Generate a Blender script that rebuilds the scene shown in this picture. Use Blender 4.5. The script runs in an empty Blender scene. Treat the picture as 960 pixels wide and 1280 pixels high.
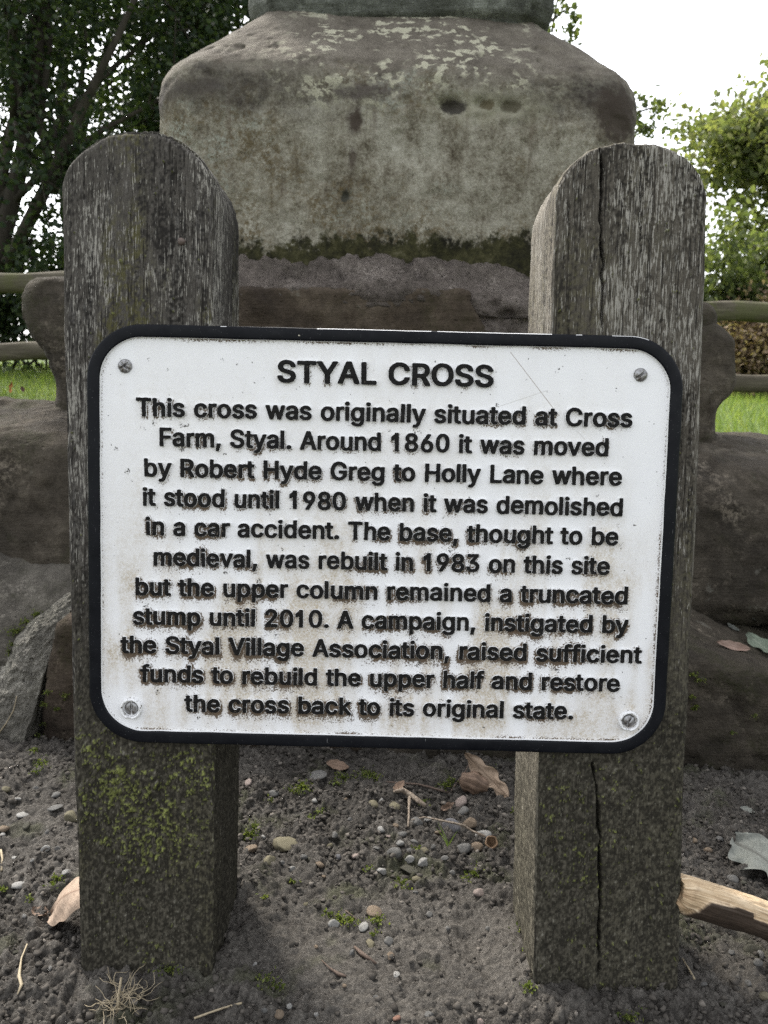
import bpy, bmesh, math, random, json
import numpy as np
from mathutils import Vector, Matrix
from mathutils.kdtree import KDTree
R = math.radians
SC = bpy.context.scene
COL = SC.collection
rng = np.random.default_rng(7)
random.seed(7)

# ------------------------------------------------------------------ camera, sky, sun, exposure
F_PX = 1050.0
CAM_Z = 0.65
PITCH = R(8.0)
cam = bpy.data.cameras.new('camera')
cam_o = bpy.data.objects.new('camera', cam)
COL.objects.link(cam_o)
cam_o.location = (0, 0, CAM_Z)
cam_o.rotation_euler = (math.pi / 2 - PITCH, 0, 0)
cam.sensor_fit = 'VERTICAL'
cam.sensor_height = 36.0
cam.lens = 36.0 * F_PX / 1280.0
cam.clip_start = 0.02
cam.clip_end = 600
cam.dof.use_dof = True
cam.dof.focus_distance = 0.88
cam.dof.aperture_fstop = 13.0
SC.camera = cam_o

SUN_AZ, SUN_EL = R(-33), R(53)
world = bpy.data.worlds.new('World')
SC.world = world
world.use_nodes = True
wn = world.node_tree
bg = wn.nodes['Background']
sky = wn.nodes.new('ShaderNodeTexSky')
sky.sky_type = 'NISHITA'
sky.sun_disc = False
sky.sun_elevation = SUN_EL
sky.sun_rotation = SUN_AZ
sky.dust_density = 3.0
sky.air_density = 1.0
hs = wn.nodes.new('ShaderNodeHueSaturation')
hs.inputs['Saturation'].default_value = 0.20
wn.links.new(sky.outputs[0], hs.inputs['Color'])
wn.links.new(hs.outputs[0], bg.inputs['Color'])
bg.inputs['Strength'].default_value = 0.15

sun_l = bpy.data.lights.new('sun', 'SUN')
sun_l.energy = 1.5
sun_l.angle = R(10)
sun_l.color = (1.0, 0.95, 0.87)
sun_o = bpy.data.objects.new('sun', sun_l)
COL.objects.link(sun_o)
SUNV = Vector((math.sin(SUN_AZ) * math.cos(SUN_EL), math.cos(SUN_AZ) * math.cos(SUN_EL), math.sin(SUN_EL)))
sun_o.rotation_euler = (-SUNV).to_track_quat('-Z', 'Y').to_euler()
sun_o.location = SUNV * 30

SC.view_settings.view_transform = 'Standard'
SC.view_settings.look = 'None'
SC.view_settings.exposure = 1.86
SC.view_settings.gamma = 1.0
SC.view_settings.use_curve_mapping = False
SC.render.engine = 'CYCLES'
SC.cycles.max_bounces = 6
SC.cycles.diffuse_bounces = 3
SC.cycles.glossy_bounces = 2
SC.cycles.transmission_bounces = 4
SC.cycles.transparent_max_bounces = 4
SC.cycles.use_denoising = False
SC.cycles.denoiser = 'OPENIMAGEDENOISE'
SC.cycles.denoising_input_passes = 'RGB_ALBEDO_NORMAL'
SC.cycles.denoising_prefilter = 'ACCURATE'
SC.cycles.use_adaptive_sampling = False

# ------------------------------------------------------------------ geometry of the view
CP, SP = math.cos(PITCH), math.sin(PITCH)
def raydir(px, py):
    a = (px - 480.0) / F_PX
    b = (640.0 - py) / F_PX
    return Vector((a, CP + b * SP, -SP + b * CP))
def P(px, py, Y):
    d = raydir(px, py)
    t = Y / d.y
    return Vector((d.x * t, Y, CAM_Z + d.z * t))

# ------------------------------------------------------------------ numpy noise
def _hash(ix, iy, iz, seed):
    with np.errstate(over='ignore'):
        n = (ix.astype(np.uint32) * np.uint32(374761393) + iy.astype(np.uint32) * np.uint32(668265263)
             + iz.astype(np.uint32) * np.uint32(2246822519) + np.uint32((seed * 3266489917) & 0xffffffff))
        n = (n ^ (n >> np.uint32(13))) * np.uint32(1274126177)
        n = (n ^ (n >> np.uint32(15))) * np.uint32(2654435761)
        n = n ^ (n >> np.uint32(16))
    return n.astype(np.float64) / 4294967295.0
def vnoise(p, seed=0):
    f = np.floor(p)
    i = f.astype(np.int64)
    t = p - f
    t = t * t * t * (t * (t * 6 - 15) + 10)
    r = 0
    for dx in (0, 1):
        wx = t[:, 0] if dx else 1 - t[:, 0]
        for dy in (0, 1):
            wy = t[:, 1] if dy else 1 - t[:, 1]
            for dz in (0, 1):
                wz = t[:, 2] if dz else 1 - t[:, 2]
                r = r + wx * wy * wz * _hash(i[:, 0] + dx, i[:, 1] + dy, i[:, 2] + dz, seed)
    return r * 2 - 1
def fbm(p, octv=4, seed=0, gain=0.5, lac=2.03):
    a, s, n = 1.0, 0, 0
    for k in range(octv):
        s = s + a * vnoise(p * (lac ** k) + 17.3 * k, seed + k)
        n += a
        a *= gain
    return s / n
def worley(p, seed=0, jitter=0.9):
    """2-D cellular noise: F1, F2, id of the nearest cell."""
    f = np.floor(p[:, :2]).astype(np.int64)
    f1 = np.full(len(p), 9.0); f2 = np.full(len(p), 9.0); idd = np.zeros(len(p))
    for dx in (-1, 0, 1):
        for dy in (-1, 0, 1):
            cx, cy = f[:, 0] + dx, f[:, 1] + dy
            z = np.zeros_like(cx)
            hx = _hash(cx, cy, z, seed); hy = _hash(cx, cy, z + 1, seed); h3 = _hash(cx, cy, z + 2, seed)
            d = np.hypot(p[:, 0] - (cx + .5 + (hx - .5) * jitter), p[:, 1] - (cy + .5 + (hy - .5) * jitter))
            near = d < f1
            f2 = np.where(near, f1, np.minimum(f2, d))
            idd = np.where(near, h3, idd)
            f1 = np.where(near, d, f1)
    return f1, f2, idd
def sst(a, b, x):
    t = np.clip((x - a) / (b - a), 0, 1)
    return t * t * (3 - 2 * t)
def xyz(*c):
    return np.stack(np.broadcast_arrays(*[np.asarray(v, float) for v in c]), 1)

# ------------------------------------------------------------------ mesh helpers
def make_mesh(name, V, Fc, mat=None, parent=None, smooth=True, attrs=None, cols=None, loc=None):
    me = bpy.data.meshes.new(name)
    V = np.asarray(V, float)
    if isinstance(Fc, np.ndarray):
        k = Fc.shape[1]
        me.vertices.add(len(V)); me.vertices.foreach_set('co', V.astype(np.float32).ravel())
        me.loops.add(Fc.size); me.loops.foreach_set('vertex_index', Fc.astype(np.int32).ravel())
        me.polygons.add(len(Fc))
        me.polygons.foreach_set('loop_start', np.arange(0, Fc.size, k, dtype=np.int32))
        me.update(calc_edges=True)
        me.validate()
    else:
        me.from_pydata([tuple(v) for v in V], [], [tuple(f) for f in Fc])
    if smooth and len(me.polygons):
        me.polygons.foreach_set('use_smooth', np.ones(len(me.polygons), dtype=bool))
    for k, a in (attrs or {}).items():
        at = me.attributes.new(k, 'FLOAT', 'POINT')
        at.data.foreach_set('value', np.asarray(a, np.float32))
    for k, a in (cols or {}).items():
        at = me.attributes.new(k, 'FLOAT_COLOR', 'POINT')
        a = np.asarray(a, np.float32)
        at.data.foreach_set('color', np.concatenate([a, np.ones((len(a), 1), np.float32)], 1).ravel())
    for m in (mat if isinstance(mat, (list, tuple)) else [mat]):
        if m: me.materials.append(m)
    o = bpy.data.objects.new(name, me)
    COL.objects.link(o)
    if parent: o.parent = parent
    if loc is not None: o.location = loc
    return o
def tag(o, label, cat, group=None, kind=None):
    o['label'] = label; o['category'] = cat
    if group: o['group'] = group
    if kind: o['kind'] = kind
    return o
def thing(name, label, cat, loc=(0, 0, 0), rot=(0, 0, 0), group=None):
    o = bpy.data.objects.new(name, None)
    o.empty_display_size = 0.05
    COL.objects.link(o)
    o.location = loc; o.rotation_euler = rot
    return tag(o, label, cat, group)
def structure(o):
    o['kind'] = 'structure'
    return o
def grid_faces(nu, nv, off=0):
    """index [v*nu+u]"""
    i = np.arange((nv - 1) * nu).reshape(nv - 1, nu)[:, :-1].ravel() + off
    return np.stack([i, i + 1, i + nu + 1, i + nu], 1)
def tube(pts, rad, n=8, cap=True, wob=0.0, seed=0):
    pts = [Vector(p) for p in pts]
    rad = [rad] * len(pts) if np.isscalar(rad) else list(rad)
    V = []; Fc = []
    rr = random.Random(seed)
    up = Vector((0.31, 0.17, 0.93)).normalized()
    for i, p in enumerate(pts):
        t = (pts[min(i + 1, len(pts) - 1)] - pts[max(i - 1, 0)]).normalized()
        a = t.cross(up)
        if a.length < 1e-3: a = t.cross(Vector((1, 0, 0)))
        a.normalize(); b = t.cross(a)
        for k in range(n):
            an = 2 * math.pi * k / n
            r = rad[i] * (1 + wob * rr.uniform(-1, 1))
            V.append(p + (a * math.cos(an) + b * math.sin(an)) * r)
    for i in range(len(pts) - 1):
        for k in range(n):
            Fc.append((i * n + k, i * n + (k + 1) % n, (i + 1) * n + (k + 1) % n, (i + 1) * n + k))
    if cap:
        m = len(V); V.append(pts[0]); V.append(pts[-1])
        e = (len(pts) - 1) * n
        for k in range(n):
            Fc.append((m, (k + 1) % n, k, k)[:3]); Fc.append((m + 1, e + k, e + (k + 1) % n))
    return [tuple(v) for v in V], Fc
class MB:
    def __init__(s): s.V = []; s.F = []
    def add(s, V, Fc):
        o = len(s.V); s.V += list(V); s.F += [tuple(i + o for i in f) for f in Fc]
    def build(s, name, mat, parent=None, smooth=True, **k):
        return make_mesh(name, np.array(s.V), s.F, mat, parent, smooth, **k)

# ------------------------------------------------------------------ material helpers
class Mat:
    def __init__(s, name, rough=0.9, spec=0.12):
        s.m = bpy.data.materials.new(name); s.m.use_nodes = True
        s.nt = s.m.node_tree; s.b = s.nt.nodes['Principled BSDF']
        s.b.inputs['Roughness'].default_value = rough
        s.b.inputs['Specular IOR Level'].default_value = spec
        s.tc = None
    def n(s, t, **kw):
        x = s.nt.nodes.new('ShaderNode' + t)
        for k, v in kw.items(): setattr(x, k, v)
        return x
    def link(s, a, b): s.nt.links.new(a, b)
    def coord(s, scale=(1, 1, 1), loc=(0, 0, 0), rot=(0, 0, 0)):
        if not s.tc: s.tc = s.n('TexCoord')
        mp = s.n('Mapping'); mp.inputs['Scale'].default_value = scale
        mp.inputs['Location'].default_value = loc; mp.inputs['Rotation'].default_value = rot
        s.link(s.tc.outputs['Object'], mp.inputs['Vector'])
        return mp.outputs['Vector']
    def noise(s, scale, detail=5, rough=0.6, vec=None, dist=0.0):
        x = s.n('TexNoise'); x.inputs['Scale'].default_value = scale; x.inputs['Detail'].default_value = detail
        x.inputs['Roughness'].default_value = rough; x.inputs['Distortion'].default_value = dist
        s.link(vec or s.coord(), x.inputs['Vector'])
        return x.outputs['Fac']
    def vor(s, scale, vec=None, out='Distance', feature='F1'):
        x = s.n('TexVoronoi', feature=feature); x.inputs['Scale'].default_value = scale
        s.link(vec or s.coord(), x.inputs['Vector'])
        return x.outputs[out]
    def attr(s, name, out='Fac'):
        x = s.n('Attribute'); x.attribute_name = name
        return x.outputs[out]
    def ramp(s, fac, stops, interp='LINEAR'):
        x = s.n('ValToRGB'); x.color_ramp.interpolation = interp
        e = x.color_ramp.elements
        while len(e) < len(stops): e.new(0.5)
        for q, (p, c) in zip(e, stops):
            q.position = p
            q.color = (c, c, c, 1) if np.isscalar(c) else (c[0], c[1], c[2], 1)
        s.link(fac, x.inputs['Fac'])
        return x.outputs['Color']
    def mix(s, fac, a, b, mode='MIX'):
        x = s.n('Mix', data_type='RGBA', blend_type=mode)
        for sock, v in ((x.inputs[0], fac), (x.inputs[6], a), (x.inputs[7], b)):
            if hasattr(v, 'is_linked'): s.link(v, sock)
            elif np.isscalar(v): sock.default_value = v if sock.type == 'VALUE' else (v, v, v, 1)
            else: sock.default_value = (v[0], v[1], v[2], 1)
        return x.outputs[2]
    def math(s, op, a, b=0.0, clamp=False):
        x = s.n('Math', operation=op, use_clamp=clamp)
        for sock, v in ((x.inputs[0], a), (x.inputs[1], b)):
            if hasattr(v, 'is_linked'): s.link(v, sock)
            else: sock.default_value = v
        return x.outputs[0]
    def sep(s, vec):
        x = s.n('SeparateXYZ'); s.link(vec, x.inputs[0]); return x.outputs
    def color(s, c):
        if hasattr(c, 'is_linked'): s.link(c, s.b.inputs['Base Color'])
        else: s.b.inputs['Base Color'].default_value = (c[0], c[1], c[2], 1)
    def rough(s, c): s.link(c, s.b.inputs['Roughness'])
    def bump(s, h, strength=0.5, dist=0.01, chain=None):
        x = s.n('Bump'); x.inputs['Strength'].default_value = strength; x.inputs['Distance'].default_value = dist
        s.link(h, x.inputs['Height'])
        if chain: s.link(chain, x.inputs['Normal'])
        s.link(x.outputs[0], s.b.inputs['Normal'])
        return x.outputs[0]

# ------------------------------------------------------------------ ground: one sheet to the horizon
def ground_macro(x, y):
    x = np.asarray(x, float); y = np.asarray(y, float)
    xn = np.clip(x, -6, 6)
    z = -0.045 * np.clip(x, -1.2, 1.2) * (1 - sst(1.4, 4.0, y)) + 0.0
    z = z + 0.02 * sst(0.8, 1.4, y)
    far = np.clip(y, 0, 16) - 1.8
    z = z + np.where(far > 0, 0.075 * far, 0) - 0.0028 * xn * np.clip(y - 1.8, 0, 14)
    return z
def axis(lo, hi, step, far, grow=1.18):
    a = list(np.arange(lo, hi + step / 2, step))
    s = step; v = a[-1]; up = []
    while v < far: s *= grow; v += s; up.append(v)
    s = step; v = a[0]; dn = []
    while v > -far: s *= grow; v -= s; dn.append(v)
    return np.array(dn[::-1] + a + up)
gx = axis(-0.62, 0.62, 0.0024, 320)
gy = axis(0.74, 1.46, 0.0024, 320)
GX, GY = np.meshgrid(gx, gy)
px_, py_ = GX.ravel(), GY.ravel()
near = (1 - sst(0.6, 1.1, np.abs(px_))) * (1 - sst(1.5, 2.2, py_)) * sst(0.3, 0.7, py_)
pz = ground_macro(px_, py_)
q = xyz(px_, py_, 0 * px_)
# trodden smooth patch between and in front of the posts, crumbly towards the steps and beside the posts
smooth_patch = np.exp(-(((px_ - 0.03) / 0.20) ** 2 + ((py_ - 0.90) / 0.11) ** 2)) + 0.8 * np.exp(-(((px_ + 0.42) / 0.12) ** 2 + ((py_ - 1.12) / 0.13) ** 2)) \
    + 0.6 * np.exp(-(((px_ - 0.42) / 0.1) ** 2 + ((py_ - 0.87) / 0.07) ** 2))
crumb = np.clip(1.0 - 0.85 * np.clip(smooth_patch, 0, 1) + 0.4 * fbm(q * 9, 3, 5), 0.46, 1.25)
dz = 0.010 * fbm(q * 6, 3, 11) + 0.007 * fbm(q * 22, 3, 12)
w1, w2, wid = worley(q * 95 + 1.7 * np.stack([fbm(q * 40, 2, 3), fbm(q * 40, 2, 4), 0 * px_], 1), 21)
w3, w4, wid2 = worley(q * 210 + 1.2 * np.stack([fbm(q * 90, 2, 6), fbm(q * 90, 2, 7), 0 * px_], 1), 22)
w5, w6, wid3 = worley(q * 42 + 1.5 * np.stack([fbm(q * 25, 2, 8), fbm(q * 25, 2, 9), 0 * px_], 1), 23)
clod = np.clip(1 - w1 * 1.25, 0, 1) ** 0.7 * (wid > 0.25)
clod2 = np.clip(1 - w3 * 1.25, 0, 1) ** 0.7 * (wid2 > 0.3)
clod3 = np.clip(1 - w5 * 1.3, 0, 1) ** 0.8 * (wid3 > 0.55)
dz = dz + crumb * (0.0060 * clod * (0.4 + wid) + 0.0028 * clod2 + 0.010 * clod3 * wid3) + (0.5 + 0.5 * crumb) * (0.0030 * np.abs(fbm(q * 130, 3, 14, .6)) * 2 + 0.0030 * fbm(q * 300, 3, 15, .65) - 0.004 * sst(.25, .5, fbm(q * 60, 3, 16)))
hgt = crumb * (clod * .5 + clod2 * .3 + clod3 * .4)
# heap of soil round the foot of each post
for cx_, cy_, am in ((-0.26, 0.90, 0.014), (0.245, 0.88, 0.018)):
    rr_ = np.maximum(np.abs(px_ - cx_), np.abs(py_ - cy_ - 0.03))
    dz = dz + am * np.exp(-((rr_ - 0.085) / 0.035) ** 2)
pz = pz + dz * near
pz = pz + (1 - near) * 0.02 * fbm(q * 1.3, 3, 15) * sst(2, 4, py_)
damp = 0.5 + 0.5 * fbm(q * 7, 3, 31)
tint = fbm(q * 14, 3, 33)
grit = vnoise(q * 420, 35)
Vg = np.stack([px_, py_, pz], 1)
base = np.empty((len(px_), 3))
c_dk, c_lt = np.array([.036, .0325, .0285]), np.array([.132, .121, .106])
tt = np.clip(0.22 + 0.30 * np.clip(smooth_patch, 0, 1) + 0.30 * tint + 0.25 * hgt + 0.26 * grit + 0.30 * fbm(q * 150, 3, 36, .7), 0, 1)[:, None]
base = c_dk * (1 - tt) + c_lt * tt
grn = (sst(0.62, 0.85, 0.5 + 0.6 * fbm(q * 18, 3, 40)) * 0.45)[:, None] * near[:, None]
base = base * (1 - grn) + np.array([.052, .058, .024]) * grn
grassy = sst(2.4, 3.4, py_ + 0.4 * fbm(q * 2, 2, 50)) + sst(1.9, 2.6, np.abs(px_) + 0.3 * fbm(q * 2, 2, 51)) 
grassy = np.clip(grassy, 0, 1)
gm = Mat('soil_and_turf', 0.9, 0.12)
ca = gm.attr('Col', 'Color')
fine = gm.noise(900, 3, 0.7)
mid_ = gm.noise(330, 5, 0.75)
ca = gm.mix(0.6, ca, gm.ramp(mid_, [(0.34, 0.12), (0.5, 0.5), (0.66, 0.86)]), 'OVERLAY')
soil = gm.mix(0.6, ca, gm.ramp(fine, [(0.25, 0.25), (0.55, 0.5), (0.8, 0.9)]), 'OVERLAY')
turf = gm.mix(gm.noise(3.0, 6, 0.7), (.045, .075, .016), (.10, .14, .03))
gm.color(gm.mix(gm.attr('grassy'), soil, turf))
gm.rough(gm.ramp(gm.noise(30, 4), [(0.3, 0.62), (0.7, 0.95)]))
gm.bump(gm.math('ADD', fine, gm.math('MULTIPLY', mid_, 1.5)), 0.7, 0.003)
ground = structure(make_mesh('ground', Vg, grid_faces(len(gx), len(gy)), gm.m, attrs={'grassy': grassy}, cols={'Col': base}))

# ------------------------------------------------------------------ stone
def sandstone(name, base, dark, light, moss=0.5, mosscol=(.05, .058, .020), sc=1.0, spots=0.3, bump=0.5):
    m = Mat(name, 0.92, 0.10)
    big = m.noise(4.5 * sc, 6, 0.65, dist=0.6)
    c = m.ramp(big, [(0.30, dark), (0.55, base), (0.75, light)])
    grain = m.noise(420 * sc, 3, 0.7)
    mid = m.noise(46 * sc, 5, 0.7)
    c = m.mix(0.65, c, m.ramp(mid, [(0.25, 0.22), (0.5, 0.5), (0.75, 0.80)]), 'OVERLAY')
    c = m.mix(0.5, c, m.ramp(grain, [(0.28, 0.2), (0.5, 0.5), (0.75, 0.85)]), 'OVERLAY')
    yl = m.math('MULTIPLY', m.ramp(m.noise(5.2 * sc, 6, 0.75), [(0.54, 0.0), (0.66, 0.8)]), m.ramp(m.noise(85 * sc, 5, 0.8), [(0.47, 0.0), (0.55, 1.0)]))
    c = m.mix(yl, c, tuple(min(1, 1.7 * v) for v in light))
    mk = m.math('MULTIPLY', m.ramp(m.noise(7.5 * sc, 7, 0.72, dist=0.8), [(0.50, 0.0), (0.64, 1.0)]), m.ramp(m.noise(130 * sc, 4, 0.7), [(0.36, 0.0), (0.58, 1.0)]))
    c = m.mix(m.math('MULTIPLY', mk, moss), c, mosscol)
    sp = m.math('MULTIPLY', m.ramp(m.noise(20 * sc, 4, 0.6), [(0.66, 0.0), (0.70, 1.0)]), spots)
    c = m.mix(sp, c, (.17, .165, .14))
    m.color(c)
    h = m.math('ADD', m.math('ADD', m.math('MULTIPLY', mid, 1.0), m.math('MULTIPLY', grain, 0.4)), m.math('MULTIPLY', m.noise(150 * sc, 4, 0.7), 0.6))
    h = m.math('SUBTRACT', h, m.math('MULTIPLY', m.ramp(m.vor(38 * sc), [(0.05, 1.0), (0.16, 0.0)]), 0.8))
    h = m.math('ADD', h, m.math('MULTIPLY', m.noise(1.0, 4, 0.65, m.coord((9 * sc, 9 * sc, 95 * sc))), 0.9))
    m.bump(h, bump * 1.4, 0.008)
    return m
M_step = sandstone('step_sandstone', (.052, .044, .034), (.024, .021, .017), (.105, .090, .070), 0.55, (.026, .029, .011))
M_brown = sandstone('brown_sandstone', (.058, .045, .033), (.028, .022, .018), (.10, .080, .060), 0.5, (.030, .030, .012))
M_worn_lit = sandstone('worn_lit_sandstone', (.075, .068, .057), (.034, .031, .026), (.14, .128, .108), 0.35, (.030, .034, .013))  # worn stone, paler overall to carry its lit top in the colour
M_rough = sandstone('split_sandstone', (.25, .235, .20), (.11, .103, .088), (.38, .36, .32), 0.25, bump=1.0)
M_mortar = sandstone('lime_mortar', (.165, .140, .122), (.085, .072, .062), (.24, .21, .185), 0.12, sc=2.0, bump=0.9)

def cube_grid(half, step):
    n = [max(2, int(round(2 * h / step))) for h in half]
    Vs = []; Fs = []; off = 0
    for ax in range(3):
        u, v = (ax + 1) % 3, (ax + 2) % 3
        U, W = np.meshgrid(np.linspace(-1, 1, n[u] + 1), np.linspace(-1, 1, n[v] + 1))
        for s in (-1, 1):
            p = np.zeros((U.size, 3)); p[:, u] = U.ravel(); p[:, v] = W.ravel(); p[:, ax] = s
            f = grid_faces(n[u] + 1, n[v] + 1, off)
            if s < 0: f = f[:, ::-1]
            Vs.append(p); Fs.append(f); off += len(p)
    V = np.concatenate(Vs); Fc = np.concatenate(Fs)
    k = np.round(V * 100000).astype(np.int64)
    _, idx, inv = np.unique(k, axis=0, return_index=True, return_inverse=True)
    return V[idx], inv.ravel()[Fc]
def stone_block(name, mat, parent, lo, hi, r=0.03, step=0.012, amp=0.012, fq=5.0, fine=0.003, seed=1, rot=(0, 0, 0), warp=None, sharp=None, loc0=None):
    lo, hi = np.array(lo, float), np.array(hi, float)
    half = (hi - lo) / 2; cen = (hi + lo) / 2
    V, Fc = cube_grid(half, step)
    p = V * half
    r = min(r, half.min() * 0.98)
    inner = np.clip(p, -(half - r), half - r)
    d = p - inner
    L = np.linalg.norm(d, axis=1, keepdims=True)
    nrm = d / np.maximum(L, 1e-9)
    p = inner + nrm * r
    off = amp * fbm((p + cen) * fq, 4, seed) + 1.5 * fine * fbm((p + cen) * fq * 9, 4, seed + 50, .6) + 1.3 * fine * fbm((p + cen) * np.array([4, 4, 38]), 3, seed + 51) - 2.2 * fine * sst(.28, .5, fbm((p + cen) * 15, 3, seed + 52))
    if sharp: off = off + sharp * np.abs(fbm((p + cen) * fq * 2.2, 4, seed + 90, gain=0.6)) 
    p = p + nrm * off[:, None]
    if warp is not None: p = warp(p + cen) - cen
    M = np.array(Matrix.Rotation(rot[2], 3, 'Z') @ Matrix.Rotation(rot[1], 3, 'Y') @ Matrix.Rotation(rot[0], 3, 'X'))
    p = p @ M.T + cen
    return make_mesh(name, p - (np.array(loc0) if loc0 is not None else 0), Fc, mat, parent)

MON = thing('stone_cross_base', 'weathered stone cross base with stepped blocks and a big chamfered block, behind the sign', 'monument', (0.03, 2.45, 0.0))
ML = np.array(MON.location)
def sb(name, mat, lo, hi, **k):
    return stone_block(name, mat, MON, lo, hi, loc0=ML, **k)
roll = R(2.2)
# lower course
def wA(p):
    p = p.copy(); f = 1 - sst(-0.62, -0.40, p[:, 0]); p[:, 0] += f * (p[:, 2] * 0.24 - 0.01); return p
o = sb('step_stone', M_brown.m, (-0.62, 1.41, -0.15), (-0.03, 2.0, 0.262), r=0.022, seed=3, step=0.010, warp=wA)
o['label'] = 'brown step stone with a slanting left edge'
def wB(p):
    p = p.copy(); p[:, 2] -= sst(0.42, 0.85, p[:, 0]) * 0.09 * sst(0.0, 0.2, p[:, 2]) ; p[:, 2] += 0.05 * sst(1.45, 1.68, p[:, 1]) * sst(0.1, 0.2, p[:, 2]); return p
sb('step_stone', M_step.m, (0.0, 1.40, -0.15), (1.02, 2.0, 0.225), r=0.030, seed=4, step=0.009, warp=wB, amp=0.018, fine=.004)
def wC(p):
    p = p.copy(); top = sst(0.0, 0.25, p[:, 2]); p[:, 2] += top * (0.09 * sst(1.46, 1.68, p[:, 1]) - 0.03 + 0.05 * sst(-0.62, -0.85, p[:, 0])); return p
o = sb('step_stone', M_worn_lit.m, (-1.35, 1.47, -0.1), (-0.50, 2.0, 0.268), r=0.10, seed=5, step=0.010, warp=wC, amp=0.018, fine=.005)
o['label'] = 'hollow-worn rounded step stone'
# the pale split stone at the lower left: a leaning broken face, its ragged edge running up to the right
def poly_at(pts, t):
    pts = np.array(pts, float); k = np.linspace(0, 1, len(pts)); return np.stack([np.interp(t, k, pts[:, 0]), np.interp(t, k, pts[:, 1])], 1)
nU, nV = 170, 130
tu = np.linspace(0, 1, nU)
LE = poly_at([(-190, 970), (-100, 930), (-45, 898), (-10, 862), (10, 818), (36, 780), (62, 757), (94, 736)], tu)
RE = poly_at([(-190, 1010), (-90, 990), (0, 972), (36, 955), (48, 905), (62, 850), (78, 800), (100, 752)], tu)
LE = LE + np.stack([3.0 * vnoise(xyz(tu * 22, 0 * tu, 0 * tu), 201), 4.0 * vnoise(xyz(tu * 17, 0 * tu, 0 * tu), 202)], 1)
rockV = []
for j in range(-8, nV + 9):
    v = min(max(j / (nV - 1), 0), 1)
    back = 0.0
    if j < 0: back = (-j / 8) ** 1.2 * 0.20
    if j > nV - 1: back = ((j - nV + 1) / 9) ** 1.2 * 0.16
    for i in range(nU):
        px, py = LE[i] + (RE[i] - LE[i]) * v
        Y0 = 1.375 + (960 - py) / 220 * 0.10 + 0.035 * (1 - sst(0, .22, v)) + 0.03 * sst(.85, 1, v)
        p = P(px, py, Y0)
        rockV.append((p.x + (0.02 if j < 0 else 0) * back, p.y + back, p.z - 0.25 * back))
rockV = np.array(rockV)
rn = np.zeros_like(rockV); rn[:, 1] = -0.85; rn[:, 2] = 0.5
rs = rockV * np.array([1, 1, 1])
qd = np.stack([rs[:, 0] * 0.7 + rs[:, 2] * 0.7, rs[:, 1], rs[:, 2] * 0.7 - rs[:, 0] * 0.7], 1)      # bedding runs up to the right
rd = 0.018 * fbm(qd * np.array([7, 7, 16]), 4, 211) + 0.012 * np.abs(fbm(qd * np.array([20, 20, 55]), 4, 212)) + 0.006 * fbm(qd * 110, 3, 213, .65)
rockV = rockV + rn * rd[:, None]
o = make_mesh('step_stone', rockV - ML, grid_faces(nU, nV + 17), M_rough.m, MON)
o['label'] = 'pale rough split step stone'
sb('step_stone', M_step.m, (-1.3, 2.02, -0.1), (1.3, 3.5, 0.25), r=0.04, seed=7, step=0.03)
# middle course
def wD(p):
    p = p.copy(); p[:, 2] += (0.055 * sst(1.66, 1.92, p[:, 1]) - 0.02) * sst(0.4, 0.55, p[:, 2]); p[:, 1] += 0.03 * sst(0.25, 0.6, p[:, 2]); return p
sb('step_stone', M_step.m, (-1.28, 1.62, 0.20), (-0.04, 2.02, 0.605), r=0.06, seed=8, step=0.010, warp=wD, rot=(0, R(0.4), 0), amp=0.018, fine=.004)
def wE(p):
    p = p.copy(); p[:, 2] += (0.06 * sst(1.66, 1.95, p[:, 1]) - 0.02 - 0.03 * sst(0.65, 1.0, p[:, 0])) * sst(0.3, 0.5, p[:, 2]); p[:, 1] += 0.04 * sst(0.25, 0.55, p[:, 2]); return p
sb('step_stone', M_step.m, (-0.02, 1.63, 0.18), (1.28, 2.02, 0.522), r=0.075, seed=9, step=0.010, warp=wE, rot=(0, R(0.8), 0), amp=0.022, fine=.004)
sb('step_stone', M_step.m, (-1.1, 2.04, 0.20), (1.1, 3.4, 0.535), r=0.05, seed=10, step=0.03)
# upper course: undercut, rounded end stones
def wF(p):
    p = p.copy(); f = sst(-0.40, -0.78, p[:, 0]); p[:, 0] += f * 0.065 * sst(0.83, 0.67, p[:, 2]); return p
sb('step_stone', M_step.m, (-0.795, 1.85, 0.50), (-0.35, 2.5, 0.905), r=0.05, seed=11, step=0.009, warp=wF, amp=0.014)
def wG(p):
    p = p.copy(); f = sst(0.10, 0.2, p[:, 0]); p[:, 0] += f * 0.05 * sst(0.86, 0.76, p[:, 2]); return p
o = sb('step_stone', M_brown.m, (-0.345, 1.845, 0.44), (0.185, 2.2, 0.878), r=0.016, seed=12, step=0.008, warp=wG, rot=(0, R(1.0), 0), amp=0.012)
o['label'] = 'long brown stone with a broken right end'
def wI(p):
    p = p.copy(); f = sst(0.62, 0.84, p[:, 0]); h = p[:, 2]; p[:, 0] -= f * (0.048 * sst(0.67, 0.61, h) + 0.03 * sst(.76, .82, h)); return p
sb('step_stone', M_step.m, (0.40, 1.86, 0.38), (0.79, 2.5, 0.815), r=0.06, seed=13, step=0.009, warp=wI, amp=0.018)
sb('step_stone', M_step.m, (0.36, 1.89, 0.76), (0.745, 2.45, 0.86), r=0.035, seed=14, step=0.009, rot=(0, R(3), 0))
sb('step_stone', M_step.m, (-0.70, 2.52, 0.50), (0.70, 3.1, 0.86), r=0.05, seed=15, step=0.03)
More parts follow.
